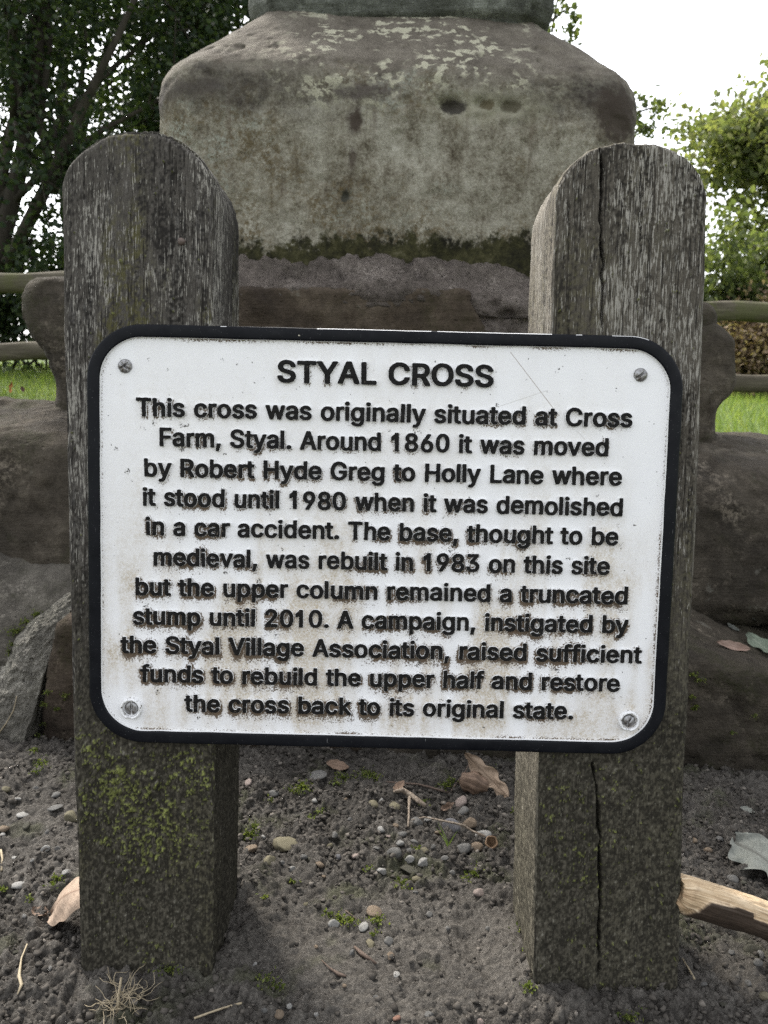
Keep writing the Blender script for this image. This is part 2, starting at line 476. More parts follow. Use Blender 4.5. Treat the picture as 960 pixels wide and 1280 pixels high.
# mortar fillet: wedge under the big block and the ragged fill right of the brown stone
def wM(p):
    p = p.copy(); t = sst(1.855, 1.99, p[:, 1]); top = sst(0.80, 0.88, p[:, 2])
    p[:, 1] += 0.035 * (1 - sst(0.83, 0.875, p[:, 2])) * (1 - sst(0.13, 0.2, p[:, 0])) * (1 - t)
    p[:, 2] += top * (0.075 * t - 0.03) - 0.040 * sst(-0.1, 0.55, p[:, 0]) * top
    return p
mo = sb('mortar', M_mortar.m, (-0.42, 1.856, 0.44), (0.62, 2.12, 0.915), r=0.02, seed=16, step=0.006, amp=0.016, fine=0.009, fq=7, sharp=0.012, warp=wM)
mo['label'] = 'pinkish grey crumbling mortar'

# the big socket block: rounded square plan with a broached, chamfered top
prof = [(0.905, .545, .11), (0.93, .552, .13), (1.05, .556, .13), (1.18, .556, .13), (1.30, .557, .125), (1.345, .552, .12), (1.372, .538, .115),
        (1.395, .516, .11), (1.44, .468, .10), (1.48, .424, .09), (1.52, .381, .08), (1.545, .354, .07)]
zs = np.linspace(prof[0][0], prof[-1][0], 150)
pz_, ph_, pr_ = np.array(prof).T
def smoothi(z, v):
    a = np.interp(z, pz_, v); k = np.ones(5) / 5
    return np.convolve(np.pad(a, 2, mode='edge'), k, 'valid')
hw, rc = smoothi(zs, ph_), smoothi(zs, pr_)
ns, nc = 190, 26
ring = []
segs = []
for side in range(4):
    a0 = -math.pi / 2 + side * math.pi / 2
    nside = ns if side == 0 else 70
    for k in range(nside): segs.append((side, 'L', -1 + 2 * k / nside))
    for k in range(nc): segs.append((side, 'C', k / nc))
rows = []
for z, h, c in zip(zs, hw, rc):
    row = []
    for side, t, u in segs:
        if t == 'L': x, y = (h - c) * u, -h
        else:
            an = -math.pi / 2 + u * math.pi / 2
            x, y = (h - c) + c * math.cos(an), -(h - c) + c * math.sin(an)
        for _ in range(side): x, y = -y, x
        row.append((x, y, z))
    rows.append(row)
PV = np.array(rows).reshape(-1, 3)
nseg = len(segs); nz = len(zs)
i0 = np.arange((nz - 1) * nseg).reshape(nz - 1, nseg)
i1 = np.roll(i0, -1, 1)
PF = np.stack([i0, i1, i1 + nseg, i0 + nseg], 2).reshape(-1, 4)
n2 = PV[:, :2] / np.linalg.norm(PV[:, :2], axis=1, keepdims=True)
d = 0.014 * fbm(PV * 3.1, 4, 61) + 0.007 * fbm(PV * np.array([11, 11, 17]), 4, 62) + 0.0026 * fbm(PV * 70, 3, 63) - 0.004 * sst(.3, .55, fbm(PV * 24, 3, 64))
# worn lower edge, pecked hollows near the shoulder, faint cut initials on the chamfer
front = PV[:, 1] < -0.2
def pit(px, py, rad, dep):
    global d
    h = P(px, py, 1.96); cx, cz = h.x - 0.03, h.z
    rr = np.hypot((PV[:, 0] - cx) / rad, (PV[:, 2] - cz) / (rad * 0.62))
    d = d - np.where(front, dep * np.exp(-rr ** 2), 0)
for a in ((562, 129, .027, .026), (602, 125, .018, .014), (634, 127, .024, .017), (432, 245, .012, .008), (505, 45, .015, .008), (605, 57, .012, .010), (262, 100, .012, .006)): pit(*a)
def cut(strokes, Y, dep=0.006, w=0.0055):
    global d
    for (xa, ya, xb, yb) in strokes:
        A, B = P(xa, ya, Y), P(xb, yb, Y)
        ax, az, bx, bz = A.x - 0.03, A.z, B.x - 0.03, B.z
        vx, vz = bx - ax, bz - az; LL = vx * vx + vz * vz
        t = np.clip(((PV[:, 0] - ax) * vx + (PV[:, 2] - az) * vz) / LL, 0, 1)
        dd = np.hypot(PV[:, 0] - ax - t * vx, PV[:, 2] - az - t * vz)
        d = d - np.where(front, dep * np.exp(-(dd / w) ** 2), 0)
cut([(281, 66, 276, 80), (293, 66, 291, 78), (293, 66, 300, 68), (300, 68, 299, 72), (299, 72, 292, 73), (326, 62, 325, 76), (333, 60, 336, 74), (345, 62, 344, 76), (333, 68, 345, 68)], 2.03)
cut([(667, 54, 673, 50), (673, 50, 683, 56), (683, 56, 678, 64), (664, 78, 672, 76), (672, 76, 679, 83), (679, 83, 677, 92), (677, 92, 668, 92), (240, 70, 262, 66)], 2.03)
PV2 = PV.copy(); PV2[:, :2] += n2 * d[:, None]
PV2[:, 2] += (0.01 * fbm(PV[:, :] * 2.5, 2, 66)) * (PV[:, 2] > 1.2)
# lid
topc = len(PV2); PV2 = np.concatenate([PV2, [[0, 0, prof[-1][0]]]])
PFl = [tuple(f) for f in PF] + [((nz - 1) * nseg + k, (nz - 1) * nseg + (k + 1) % nseg, topc) for k in range(nseg)]
mp_ = Mat('lichened_gritstone', 0.92, 0.10)
oc = mp_.coord()
zc = mp_.sep(oc)[2]; xc = mp_.sep(oc)[0]
nb = mp_.noise(7, 6, 0.7, dist=0.5)
bare = mp_.ramp(mp_.noise(11, 9, 0.78), [(0.3, (.058, .050, .041)), (0.5, (.115, .101, .082)), (0.72, (.185, .166, .136))])
fine1 = mp_.noise(55, 8, 0.8); fine2 = mp_.noise(170, 5, 0.75)
fmix = mp_.math('ADD', mp_.math('MULTIPLY', mp_.noise(7.0, 7, 0.75, dist=0.3), 0.30), mp_.math('ADD', mp_.math('MULTIPLY', fine1, 0.28), mp_.math('ADD', mp_.math('MULTIPLY', fine2, 0.22), mp_.math('MULTIPLY', mp_.noise(1.0, 5, 0.7, mp_.coord((30, 30, 4.5))), 0.20))))
face = mp_.ramp(fmix, [(0.40, (.058, .047, .033)), (0.45, (.125, .110, .082)), (0.49, (.198, .182, .143)), (0.55, (.282, .266, .217)), (0.62, (.35, .335, .285))])
ochre = mp_.math('MULTIPLY', mp_.ramp(mp_.noise(4.3, 6, 0.75), [(0.46, 0.0), (0.60, 0.9)]), mp_.ramp(mp_.noise(95, 5, 0.8), [(0.46, 0.0), (0.54, 1.0)]))
face = mp_.mix(ochre, face, (.098, .075, .040))
blue = mp_.math('MULTIPLY', mp_.ramp(mp_.noise(3.1, 5, 0.7), [(0.5, 0.0), (0.62, 0.8)]), mp_.ramp(mp_.noise(105, 5, 0.8), [(0.50, 0.0), (0.55, 1.0)]))
face = mp_.mix(blue, face, (.31, .33, .285))
# height zones (noise-warped): bare chamfer above, dark band at the shoulder, lichen face, damp moss at the foot
zw = mp_.math('ADD', zc, mp_.math('MULTIPLY', mp_.math('SUBTRACT', nb, 0.5), 0.22))
up = mp_.ramp(zw, [(0.0, 0.0), (1.0, 1.0)])
mr = mp_.n('MapRange'); mr.inputs[1].default_value = 0.9; mr.inputs[2].default_value = 1.6
mp_.link(zw, mr.inputs[0])
zn = mr.outputs[0]
topm = mp_.ramp(zn, [(0.60, 0.0), (0.67, 1.0)])
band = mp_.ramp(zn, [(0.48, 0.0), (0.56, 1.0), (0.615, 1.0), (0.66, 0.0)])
xs_ = mp_.ramp(mp_.math('ADD', mp_.math('ABSOLUTE', mp_.math('ADD', xc, -0.02)), mp_.math('MULTIPLY', mp_.math('SUBTRACT', nb, .5), .4)), [(0.10, 0.15), (0.36, 1.0)])
c = mp_.mix(topm, face, bare)
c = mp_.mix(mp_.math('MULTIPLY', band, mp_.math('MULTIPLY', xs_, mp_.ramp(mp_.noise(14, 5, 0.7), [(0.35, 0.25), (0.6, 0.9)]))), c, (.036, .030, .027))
# pale crustose lichen in blocky fragments over the chamfer
lv = mp_.coord((1, 1, 1.35))
lmask = mp_.math('MULTIPLY', mp_.ramp(mp_.noise(37, 3, 0.6, lv, 0.35), [(0.535, 0.0), (0.57, 1.0)]), mp_.ramp(mp_.noise(9, 3, 0.6), [(0.44, 0.0), (0.52, 1.0)]))
lzone = mp_.ramp(zn, [(0.52, 0.0), (0.60, 1.0), (0.93, 1.0), (0.99, 0.2)])
lx = mp_.ramp(mp_.math('ADD', mp_.math('ABSOLUTE', mp_.math('ADD', xc, -0.03)), 0.0), [(0.20, 1.0), (0.34, 0.12)])
c = mp_.mix(mp_.math('MULTIPLY', mp_.math('MULTIPLY', lmask, lzone), mp_.math('MULTIPLY', lx, 0.9)), c, (.37, .355, .27))
# rusty drip streak
sv = mp_.coord((16, 16, 1.3))
stv = mp_.ramp(mp_.noise(1.0, 4, 0.6, sv), [(0.60, 0.0), (0.72, 0.7)])
c = mp_.mix(mp_.math('MULTIPLY', stv, mp_.ramp(zn, [(0.12, 0.0), (0.3, 1.0), (0.62, 1.0), (0.7, 0.0)])), c, (.085, .062, .045))
mossn = mp_.math('ADD', zc, mp_.math('ADD', mp_.math('MULTIPLY', mp_.math('SUBTRACT', mp_.noise(10, 8, 0.75, mp_.coord((1, 1, .55))), 0.5), 0.21), mp_.math('MULTIPLY', mp_.math('SUBTRACT', mp_.noise(70, 4, 0.7), 0.5), 0.09)))
mr2 = mp_.n('MapRange'); mr2.inputs[1].default_value = 0.985; mr2.inputs[2].default_value = 1.005; mr2.inputs[3].default_value = 1.0; mr2.inputs[4].default_value = 0.0
mp_.link(mossn, mr2.inputs[0])
c = mp_.mix(mr2.outputs[0], c, mp_.ramp(mp_.noise(19, 8, .8), [(.34, (.010, .009, .008)), (.48, (.026, .025, .013)), (.58, (.050, .047, .022)), (.70, (.11, .10, .065))]))
fine = mp_.noise(300, 3, 0.7)
c = mp_.mix(0.5, c, mp_.ramp(fine, [(0.28, 0.22), (0.5, 0.5), (0.75, 0.82)]), 'OVERLAY')
def blot(px, py, rad, asp, col_, st, edge=.35):
    global c
    h = P(px, py, 1.95); x0, z0 = h.x - 0.030, h.z + 0.0
    dx = mp_.math('MULTIPLY', mp_.math('SUBTRACT', xc, x0), 1 / rad); dz_ = mp_.math('MULTIPLY', mp_.math('SUBTRACT', zc, z0), 1 / (rad * asp))
    rr = mp_.math('SQRT', mp_.math('ADD', mp_.math('MULTIPLY', dx, dx), mp_.math('MULTIPLY', dz_, dz_)))
    rr = mp_.math('ADD', rr, mp_.math('MULTIPLY', mp_.math('SUBTRACT', mp_.noise(38, 6, .8), .5), 1.9))
    c = mp_.mix(mp_.math('MULTIPLY', mp_.ramp(rr, [(1 - edge, 1.0), (1.0, 0.0)]), st), c, col_)
blot(610, 128, .17, .28, (.27, .26, .19), .6, .8)
blot(567, 129, .033, .62, (.045, .040, .034), .95)
blot(608, 126, .022, .62, (.09, .075, .045), .9)
blot(640, 127, .030, .50, (.075, .066, .045), .9)
blot(443, 150, .022, 1.9, (.050, .038, .031), .95, .6)
blot(441, 200, .013, 3.0, (.060, .046, .036), .85, .6)
blot(455, 112, .09, .30, (.060, .050, .046), .8, .6)
blot(432, 245, .011, 1.6, (.035, .035, .028), .9)
blot(775, 135, .085, 1.0, (.048, .038, .031), .95, .5)
blot(248, 112, .13, .26, (.060, .052, .046), .75, .7)
pits = mp_.ramp(mp_.vor(34), [(0.04, 1.0), (0.10, 0.0)])
c = mp_.mix(mp_.math('MULTIPLY', pits, mp_.ramp(mp_.noise(5, 3), [(0.5, 0.0), (0.6, 0.75)])), c, (.035, .032, .028))
mp_.color(c)
mp_.bump(mp_.math('ADD', mp_.math('ADD', fine1, fine2), mp_.math('MULTIPLY', fine, 0.4)), 0.55, 0.006)
ped = make_mesh('socket_stone', PV2, PFl, mp_.m, MON)
ped.rotation_euler = (0, R(1.2), 0)
ped.location = (-0.025, 0.065, 0.0)
# shaft foot above it (a chamfered square shaft whose lowest lip overhangs), rising out of the picture
sv_ = []; 
sprof = [(1.51, .345), (1.535, .345), (1.548, .366), (1.575, .375), (1.66, .372), (1.72, .36), (1.78, .33), (1.9, .30), (2.3, .28), (2.6, .27)]
zz = np.concatenate([np.linspace(1.51, 1.8, 60), np.linspace(1.81, 2.6, 40)])
hh = np.interp(zz, *np.array(sprof).T)
oct_ = []
for k in range(8):
    a, b = [(-.82, -1), (.82, -1), (1, -.82), (1, .82), (.82, 1), (-.82, 1), (-1, .82), (-1, -.82)][k], [(-.82, -1), (.82, -1), (1, -.82), (1, .82), (.82, 1), (-.82, 1), (-1, .82), (-1, -.82)][(k + 1) % 8]
    m_ = 70 if k == 0 else (12 if k % 2 else 24)
    for j in range(m_): oct_.append((a[0] + (b[0] - a[0]) * j / m_, a[1] + (b[1] - a[1]) * j / m_))
oct_ = np.array(oct_); no = len(oct_)
SV = np.concatenate([np.concatenate([oct_ * h, np.full((no, 1), z)], 1) for z, h in zip(zz, hh)])
dn = SV[:, :2] / np.linalg.norm(SV[:, :2], axis=1, keepdims=True)
SV[:, :2] += dn * (0.010 * fbm(SV * 8, 4, 71) + 0.004 * fbm(SV * 40, 3, 72))[:, None]
SV[:, 2] += 0.012 * fbm(SV * 6, 3, 73)
i0 = np.arange((len(zz) - 1) * no).reshape(-1, no); i1 = np.roll(i0, -1, 1)
SF = [tuple(f) for f in np.stack([i0, i1, i1 + no, i0 + no], 2).reshape(-1, 4)]
SV = np.concatenate([SV, [[0, 0, 2.6]]]); e0 = (len(zz) - 1) * no
SF += [(e0 + k, e0 + (k + 1) % no, len(SV) - 1) for k in range(no)]
M_shaft = sandstone('shaft_stone', (.12, .125, .11), (.040, .040, .034), (.27, .28, .25), 0.65, (.022, .024, .016), sc=1.6)
sh = make_mesh('shaft', SV, SF, M_shaft.m, MON)
sh.rotation_euler = (0, R(1.6), R(-3)); sh.location = (-0.020, 0.06, 0.0)
for o_ in list(MON.children):
    pass

# ------------------------------------------------------------------ the sign plate and its frame of reference
SO = Vector((-0.003, 0.847, CAM_Z - 0.152))
SR = Matrix.Rotation(R(-0.19), 3, 'Z') @ Matrix.Rotation(R(-2.86), 3, 'X') @ Matrix.Rotation(R(1.37), 3, 'Y')
EX, EY, EZ = SR.col[0].copy(), SR.col[1].copy(), SR.col[2].copy()
def S(px, py, off=0.0):
    """where the line of sight through a photo pixel meets the plane `off` behind the sign's face, in that plane's own metres"""
    d = raydir(px, py); o = Vector((0, 0, CAM_Z)); p0 = SO + EY * off
    t = (p0 - o).dot(EY) / d.dot(EY)
    q = o + d * t - SO
    return q.dot(EX), q.dot(EZ)
S_EUL = SR.to_euler()

GLYPHS = {
',': (188, '28,-135 88,-137 100,-133 110,-123 163,69 159,77 148,85 64,86 52,83 42,73 13,-107 14,-123'),
'.': (188, '68,-16 112,-18 128,-15 140,-8 155,8 166,28 167,48 158,72 140,91 124,100 68,99 48,88 33,72 26,60 25,28 30,16 52,-8'),
'0': (453, '180,-19 272,-20 304,-9 344,14 375,45 398,81 414,121 427,181 431,221 431,289 419,369 406,409 379,457 336,500 296,521 268,529 200,531 172,526 152,519 112,496 77,461 50,413 38,381 25,321 25,281 21,261 25,189 30,157 46,101 73,53 104,18 148,-9|212,68 180,87 168,101 148,145 135,209 135,297 144,349 156,385 172,413 200,437 224,443 240,441 260,433 284,409 308,353 317,309 317,201 304,141 280,93 252,72 236,67'),
'1': (400, '156,-16 236,-18 251,-12 259,0 259,508 252,519 240,525 160,525 144,515 141,492 133,484 52,423 34,404 33,312 37,304 48,296 72,295 83,300 136,339 140,339 141,0 145,-8'),
'2': (453, '52,-16 388,-18 404,-14 414,-4 415,56 411,64 400,72 199,76 323,208 371,268 394,308 407,356 407,388 402,412 394,436 379,460 336,502 300,520 260,530 184,530 160,524 124,508 104,495 73,464 50,424 41,388 41,364 48,353 60,347 124,346 140,350 150,360 156,392 168,416 185,432 212,442 240,441 256,436 275,424 292,396 295,372 288,336 276,312 256,284 52,68 40,51 37,44 37,0 41,-8'),
'3': (453, '164,-19 264,-21 316,-5 343,9 384,45 410,89 419,129 419,161 414,185 400,220 383,245 363,265 320,291 272,304 269,309 395,453 399,461 399,505 391,517 372,523 64,522 52,516 45,505 45,453 56,439 72,435 241,433 236,421 134,305 133,249 140,238 152,232 216,231 248,224 271,213 284,201 300,173 305,141 300,117 284,89 252,72 232,67 200,68 180,73 155,89 140,109 132,136 120,145 40,147 25,141 17,129 30,77 48,49 80,18 96,7 124,-7'),
'6': (453, '176,-19 268,-21 316,-5 355,21 371,37 394,69 406,97 415,141 411,201 398,237 375,273 343,301 304,321 231,333 334,485 342,497 342,509 335,517 324,522 248,523 228,513 86,305 62,261 42,205 37,149 46,101 62,65 73,49 109,13 148,-9|208,68 177,85 164,105 151,137 151,177 162,209 177,229 208,246 244,246 275,229 290,209 301,177 301,137 292,109 276,87 260,74 228,65'),
'8': (453, '172,-19 272,-21 300,-15 344,3 376,26 403,57 418,85 427,121 427,149 423,169 410,205 396,225 353,265 356,273 384,302 402,341 407,361 407,397 398,433 379,465 351,493 304,519 276,527 256,531 192,531 152,521 116,503 100,492 73,465 54,433 45,401 45,361 54,329 69,301 96,273 99,265 53,221 34,185 25,133 34,85 49,57 77,25 96,11 136,-9|200,69 169,81 152,97 139,137 144,161 152,181 180,207 220,219 248,215 276,205 300,181 313,141 308,117 296,93 284,82 268,73 244,67|208,309 181,321 168,337 159,361 160,393 168,413 181,429 212,442 244,441 271,429 280,421 293,389 292,357 284,337 271,321 240,308'),
'9': (453, '120,-16 204,-18 223,-8 352,181 378,224 402,276 411,308 415,340 411,388 402,420 379,460 343,496 300,520 264,530 216,530 188,530 164,524 128,508 109,496 73,460 64,447 50,420 41,392 37,344 42,308 58,264 81,232 109,208 148,188 192,178 221,176 192,128 110,12 106,-4|208,263 177,280 168,292 156,316 151,336 151,368 156,388 168,412 188,432 212,441 244,441 275,424 288,404 301,372 301,332 292,304 272,277 244,263 224,260'),
'A': (480, '8,-16 84,-18 104,-11 110,-4 152,116 156,124 168,126 323,124 362,16 376,-11 388,-17 400,-18 464,-18 479,-12 486,-4 486,12 382,292 299,516 288,524 276,526 200,526 184,519 174,508 -6,12 -6,-4|192,215 188,220 236,360 240,362 252,328 290,216'),
'C': (510, '212,-19 312,-21 368,-5 415,21 456,61 470,81 486,113 499,157 491,169 472,175 400,174 385,165 364,117 336,90 292,72 248,71 224,77 184,101 160,129 144,161 135,189 127,245 131,297 140,337 148,357 164,385 181,405 212,427 252,438 280,439 312,431 339,417 365,389 384,346 400,333 472,331 491,337 499,349 494,373 474,421 455,449 407,493 360,517 304,531 236,531 204,526 176,517 144,503 117,485 69,437 46,401 34,373 17,305 17,205 30,145 38,125 65,77 108,30 128,15 176,-9'),
'F': (410, '52,-16 128,-18 140,-14 150,-4 153,204 348,206 360,210 370,220 371,276 367,284 356,292 160,294 152,297 153,432 280,434 368,434 388,441 395,452 395,508 391,516 380,524 64,526 48,522 38,512 37,4 41,-8'),
'G': (520, '212,-19 312,-21 340,-16 392,5 428,29 459,61 486,105 498,141 503,169 503,249 502,257 496,264 480,271 284,271 268,267 257,253 257,201 261,193 280,183 384,183 389,177 380,145 368,121 352,101 331,85 308,76 268,70 248,71 201,89 172,113 144,161 131,209 127,261 135,317 148,357 176,401 203,421 232,434 256,439 284,438 316,429 340,413 360,393 376,365 384,342 400,332 480,332 495,341 499,353 486,397 472,424 448,457 428,476 396,499 368,513 328,526 296,531 232,531 184,521 140,501 121,489 100,473 65,433 38,385 26,349 17,305 17,201 26,157 34,133 54,93 73,65 104,33 156,-1'),
'H': (517, '52,-16 128,-18 140,-14 150,-4 151,208 153,212 164,214 367,212 370,-4 380,-14 396,-18 460,-18 479,-8 483,4 483,504 482,512 475,520 460,526 392,526 380,522 370,512 369,312 367,308 356,306 153,308 150,512 140,522 124,526 60,526 41,516 37,504 37,4 41,-8'),
'L': (393, '52,-16 360,-18 376,-14 386,-4 387,56 383,64 372,72 153,76 151,304 150,512 136,524 116,526 56,525 45,520 38,512 37,4 41,-8'),
'O': (533, '212,-19 308,-21 336,-16 368,-5 419,25 463,69 482,97 502,141 515,193 519,237 519,281 515,313 498,377 478,417 452,453 411,489 360,517 320,527 300,531 232,531 200,525 141,501 116,484 69,437 42,393 21,329 17,301 17,201 30,145 54,93 80,58 125,17 180,-11|240,73 220,79 184,101 160,129 148,153 131,209 127,253 131,297 148,357 164,385 181,405 212,426 236,435 256,439 288,437 316,429 344,413 364,393 384,361 401,309 405,281 405,225 388,157 368,121 344,97 320,81 292,72 268,70'),
'R': (449, '52,-16 128,-18 140,-14 150,-4 151,176 153,180 164,182 229,180 310,28 328,-3 337,-12 348,-17 364,-18 428,-18 443,-12 450,-4 450,8 347,200 380,224 411,260 430,304 435,332 435,372 431,396 412,443 403,456 371,488 328,512 260,526 64,526 45,520 38,512 37,504 37,4 41,-8|156,271 152,273 151,280 153,436 212,438 256,434 280,427 296,416 304,408 316,384 321,356 316,320 300,292 276,278 240,271'),
'S': (447, '164,-21 276,-23 316,-13 340,-3 375,19 403,47 426,87 431,107 435,147 426,187 411,215 376,250 324,279 180,323 156,339 144,355 139,379 152,411 172,429 208,441 244,440 276,431 300,411 314,375 328,363 404,361 423,371 427,387 418,423 395,463 376,483 324,515 280,528 264,529 220,533 172,528 140,519 96,497 72,479 49,451 34,423 29,403 25,371 29,343 38,315 49,299 84,264 104,251 148,231 280,191 296,183 308,171 320,147 321,135 316,115 300,91 280,78 228,65 180,74 149,91 136,111 130,139 116,151 36,153 17,143 13,127 18,99 45,47 72,20 100,1 132,-13'),
'T': (449, '184,-16 260,-18 275,-12 283,0 284,431 292,434 420,434 435,440 443,452 443,508 439,516 428,524 264,526 28,526 13,520 5,508 5,452 16,438 32,434 156,434 168,431 169,4 173,-8'),
'V': (480, '192,-16 280,-18 292,-14 302,-4 486,500 483,516 464,526 392,526 373,516 254,180 244,150 240,146 236,152 107,516 88,526 20,526 4,522 -6,512 -6,496 178,-4'),
'Y': (472, '192,-16 272,-18 284,-14 294,-4 296,208 479,504 478,512 472,519 456,526 384,526 365,520 350,504 253,344 236,319 232,324 120,507 104,522 88,526 16,526 1,520 -7,508 -6,500 6,480 176,208 177,0 181,-8'),
'a': (389, '112,-21 200,-22 232,-12 252,-2 268,-12 280,-14 340,-14 359,-5 363,7 363,259 359,291 346,327 335,343 311,367 276,387 216,401 172,401 112,387 73,367 42,339 30,323 17,291 28,277 56,267 92,258 112,260 123,267 132,283 152,303 184,313 208,313 227,307 240,295 249,275 249,251 244,246 124,228 80,215 60,205 25,175 10,147 5,127 5,87 18,47 29,31 57,3 84,-11|156,63 140,68 124,79 119,91 120,123 140,141 164,149 216,157 244,160 248,158 249,123 240,99 228,83 208,70 176,62'),
'b': (424, '184,-20 264,-22 292,-16 331,4 364,32 382,56 406,108 415,152 415,224 406,268 390,308 368,340 344,363 319,380 276,397 236,402 184,397 144,380 139,384 139,400 139,504 135,516 116,525 56,526 40,522 30,512 29,4 37,-8 52,-14 116,-13 127,-8 136,1|216,64 200,67 181,76 160,100 148,124 139,160 139,216 148,256 160,280 172,294 196,309 224,314 255,304 267,296 280,280 296,244 304,188 296,136 288,112 276,92 260,76 244,68'),
'c': (396, '156,-20 244,-22 284,-12 324,8 363,48 378,72 387,96 386,104 380,112 368,120 312,133 296,133 285,128 260,84 240,70 212,62 184,67 165,76 152,88 140,108 123,156 123,220 136,260 148,284 160,296 180,308 200,313 232,309 260,292 280,257 288,250 312,246 372,262 386,276 382,296 355,340 323,368 276,392 224,401 188,401 160,397 128,388 108,378 76,355 57,336 42,316 26,284 18,264 9,216 9,156 22,100 40,65 72,24 100,4'),
'd': (424, '148,-20 232,-22 264,-12 288,1 297,-8 308,-13 372,-14 384,-10 394,0 395,508 388,519 376,525 308,525 289,516 285,508 285,492 284,381 244,396 212,401 180,401 132,392 93,372 60,344 42,320 22,280 9,220 9,160 14,128 26,88 48,49 72,20 100,0|200,64 184,67 165,76 144,100 132,124 123,156 123,216 128,244 144,280 172,306 208,314 232,308 251,296 268,272 285,224 285,160 272,112 256,88 232,69 208,63'),
'e': (404, '160,-20 256,-22 296,-10 335,12 371,48 390,84 390,92 372,108 320,121 304,121 284,112 264,81 251,72 220,62 204,62 168,74 148,92 132,116 125,152 376,155 387,160 394,168 395,224 391,256 382,288 359,328 340,351 319,368 272,392 220,402 156,397 100,374 60,340 42,316 26,284 13,244 9,220 9,160 18,112 42,60 72,24 104,2 132,-12|128,239 128,252 144,284 176,308 200,314 216,313 240,304 256,292 272,268 279,240'),
'f': (254, '72,-16 144,-18 156,-14 166,-4 167,304 169,308 176,310 240,312 251,320 255,332 255,376 251,384 232,394 169,396 167,428 172,444 180,453 196,458 232,454 251,464 267,512 266,524 256,534 244,540 216,546 168,546 140,540 108,526 81,504 62,472 57,456 55,396 0,393 -11,388 -18,380 -19,332 -15,320 0,311 52,309 57,304 57,0 61,-8'),
'g': (425, '152,-163 256,-164 304,-150 332,-137 356,-118 376,-94 390,-67 399,-15 398,381 388,391 376,395 308,394 297,389 288,378 284,378 264,389 236,398 160,398 128,389 89,369 49,329 32,301 18,265 9,221 9,161 26,93 36,74 61,41 85,21 116,3 148,-8 176,-12 212,-12 244,-7 280,9 285,5 285,-27 276,-50 260,-66 240,-76 220,-80 192,-80 164,-72 144,-59 119,-31 104,-25 92,-26 76,-32 40,-53 29,-63 25,-71 30,-83 45,-103 69,-127 120,-154|192,77 160,90 148,101 136,121 123,161 123,221 136,265 160,297 188,311 220,311 244,301 264,281 284,233 289,189 280,137 268,109 248,89 236,81 212,76'),
'h': (410, '44,-16 116,-18 128,-14 138,-4 139,244 144,264 160,292 180,306 208,313 232,308 248,299 262,280 269,260 273,220 274,-4 284,-14 296,-18 360,-18 375,-12 382,-4 383,4 383,228 383,264 370,316 351,348 328,371 304,386 276,396 236,402 184,397 144,381 140,382 139,504 135,516 124,524 112,526 52,526 37,520 30,512 29,504 29,4 33,-8'),
'i': (167, '44,-16 120,-17 132,-11 139,0 139,372 135,384 124,392 48,393 36,387 29,376 29,4 33,-8|64,428 96,426 120,434 143,456 150,468 151,496 144,511 127,528 104,538 64,538 52,534 28,516 18,500 17,472 24,457 45,436'),
'k': (381, '44,-16 116,-18 128,-14 136,-7 139,4 139,132 148,143 156,140 265,0 280,-14 296,-18 372,-18 384,-16 395,-8 399,0 395,8 233,212 244,232 368,356 383,376 379,384 368,392 272,392 260,384 148,272 140,269 138,512 128,522 112,526 52,526 33,516 29,504 29,4 33,-8'),
'l': (165, '36,-14 112,-16 127,-10 135,2 135,502 131,514 120,522 44,523 29,518 21,506 21,6 25,-6'),
'm': (610, '44,-16 116,-18 128,-14 138,-4 139,252 144,272 156,292 172,306 196,314 208,313 228,304 240,292 249,268 249,4 253,-8 272,-18 332,-18 348,-14 358,-4 359,248 364,272 376,296 393,308 408,313 428,313 444,308 460,296 468,276 469,44 470,-4 484,-16 560,-18 575,-12 583,0 583,272 574,316 562,340 528,375 500,392 468,401 408,402 356,384 320,357 288,386 268,396 244,402 192,401 160,392 136,381 124,390 112,394 52,394 36,387 30,380 29,372 29,4 33,-8'),
'n': (410, '44,-16 116,-18 128,-14 138,-4 139,244 152,280 160,292 180,306 208,313 236,307 252,296 268,264 273,220 273,4 277,-8 288,-16 308,-18 360,-18 379,-8 383,4 383,100 383,256 379,288 362,332 351,348 328,371 300,388 272,397 240,402 184,397 136,378 127,388 112,394 44,392 33,384 29,372 29,8 32,-7'),
'o': (415, '156,-20 248,-22 284,-12 312,2 328,12 367,52 390,92 402,132 407,164 407,212 398,260 378,308 351,344 323,368 296,384 256,397 224,401 188,401 140,392 108,378 72,352 45,320 22,276 14,248 9,220 9,156 18,112 38,68 65,32 93,8 128,-10|200,64 180,68 160,80 136,116 123,156 123,220 132,252 148,284 156,292 184,309 216,313 252,299 264,288 276,268 293,216 293,160 280,116 260,84 236,69 212,62'),
'p': (424, '44,-159 116,-160 128,-157 136,-150 139,-139 140,-4 204,-24 252,-24 296,-15 340,10 371,41 390,69 406,109 415,153 415,225 402,281 384,316 356,353 312,383 264,399 188,398 140,377 136,377 124,391 108,395 52,395 40,391 32,384 29,373 29,-139 33,-151|208,65 192,69 180,77 160,97 152,113 139,157 139,221 152,265 176,297 200,311 232,311 244,309 264,298 288,265 301,221 303,189 301,157 292,121 280,97 269,85 244,68 228,63'),
'r': (259, '44,-16 116,-18 128,-14 138,-4 140,252 148,276 156,288 176,302 204,310 244,306 263,316 267,324 267,380 260,392 244,401 192,401 168,396 136,381 124,390 112,394 52,394 40,390 30,380 29,4 33,-8'),
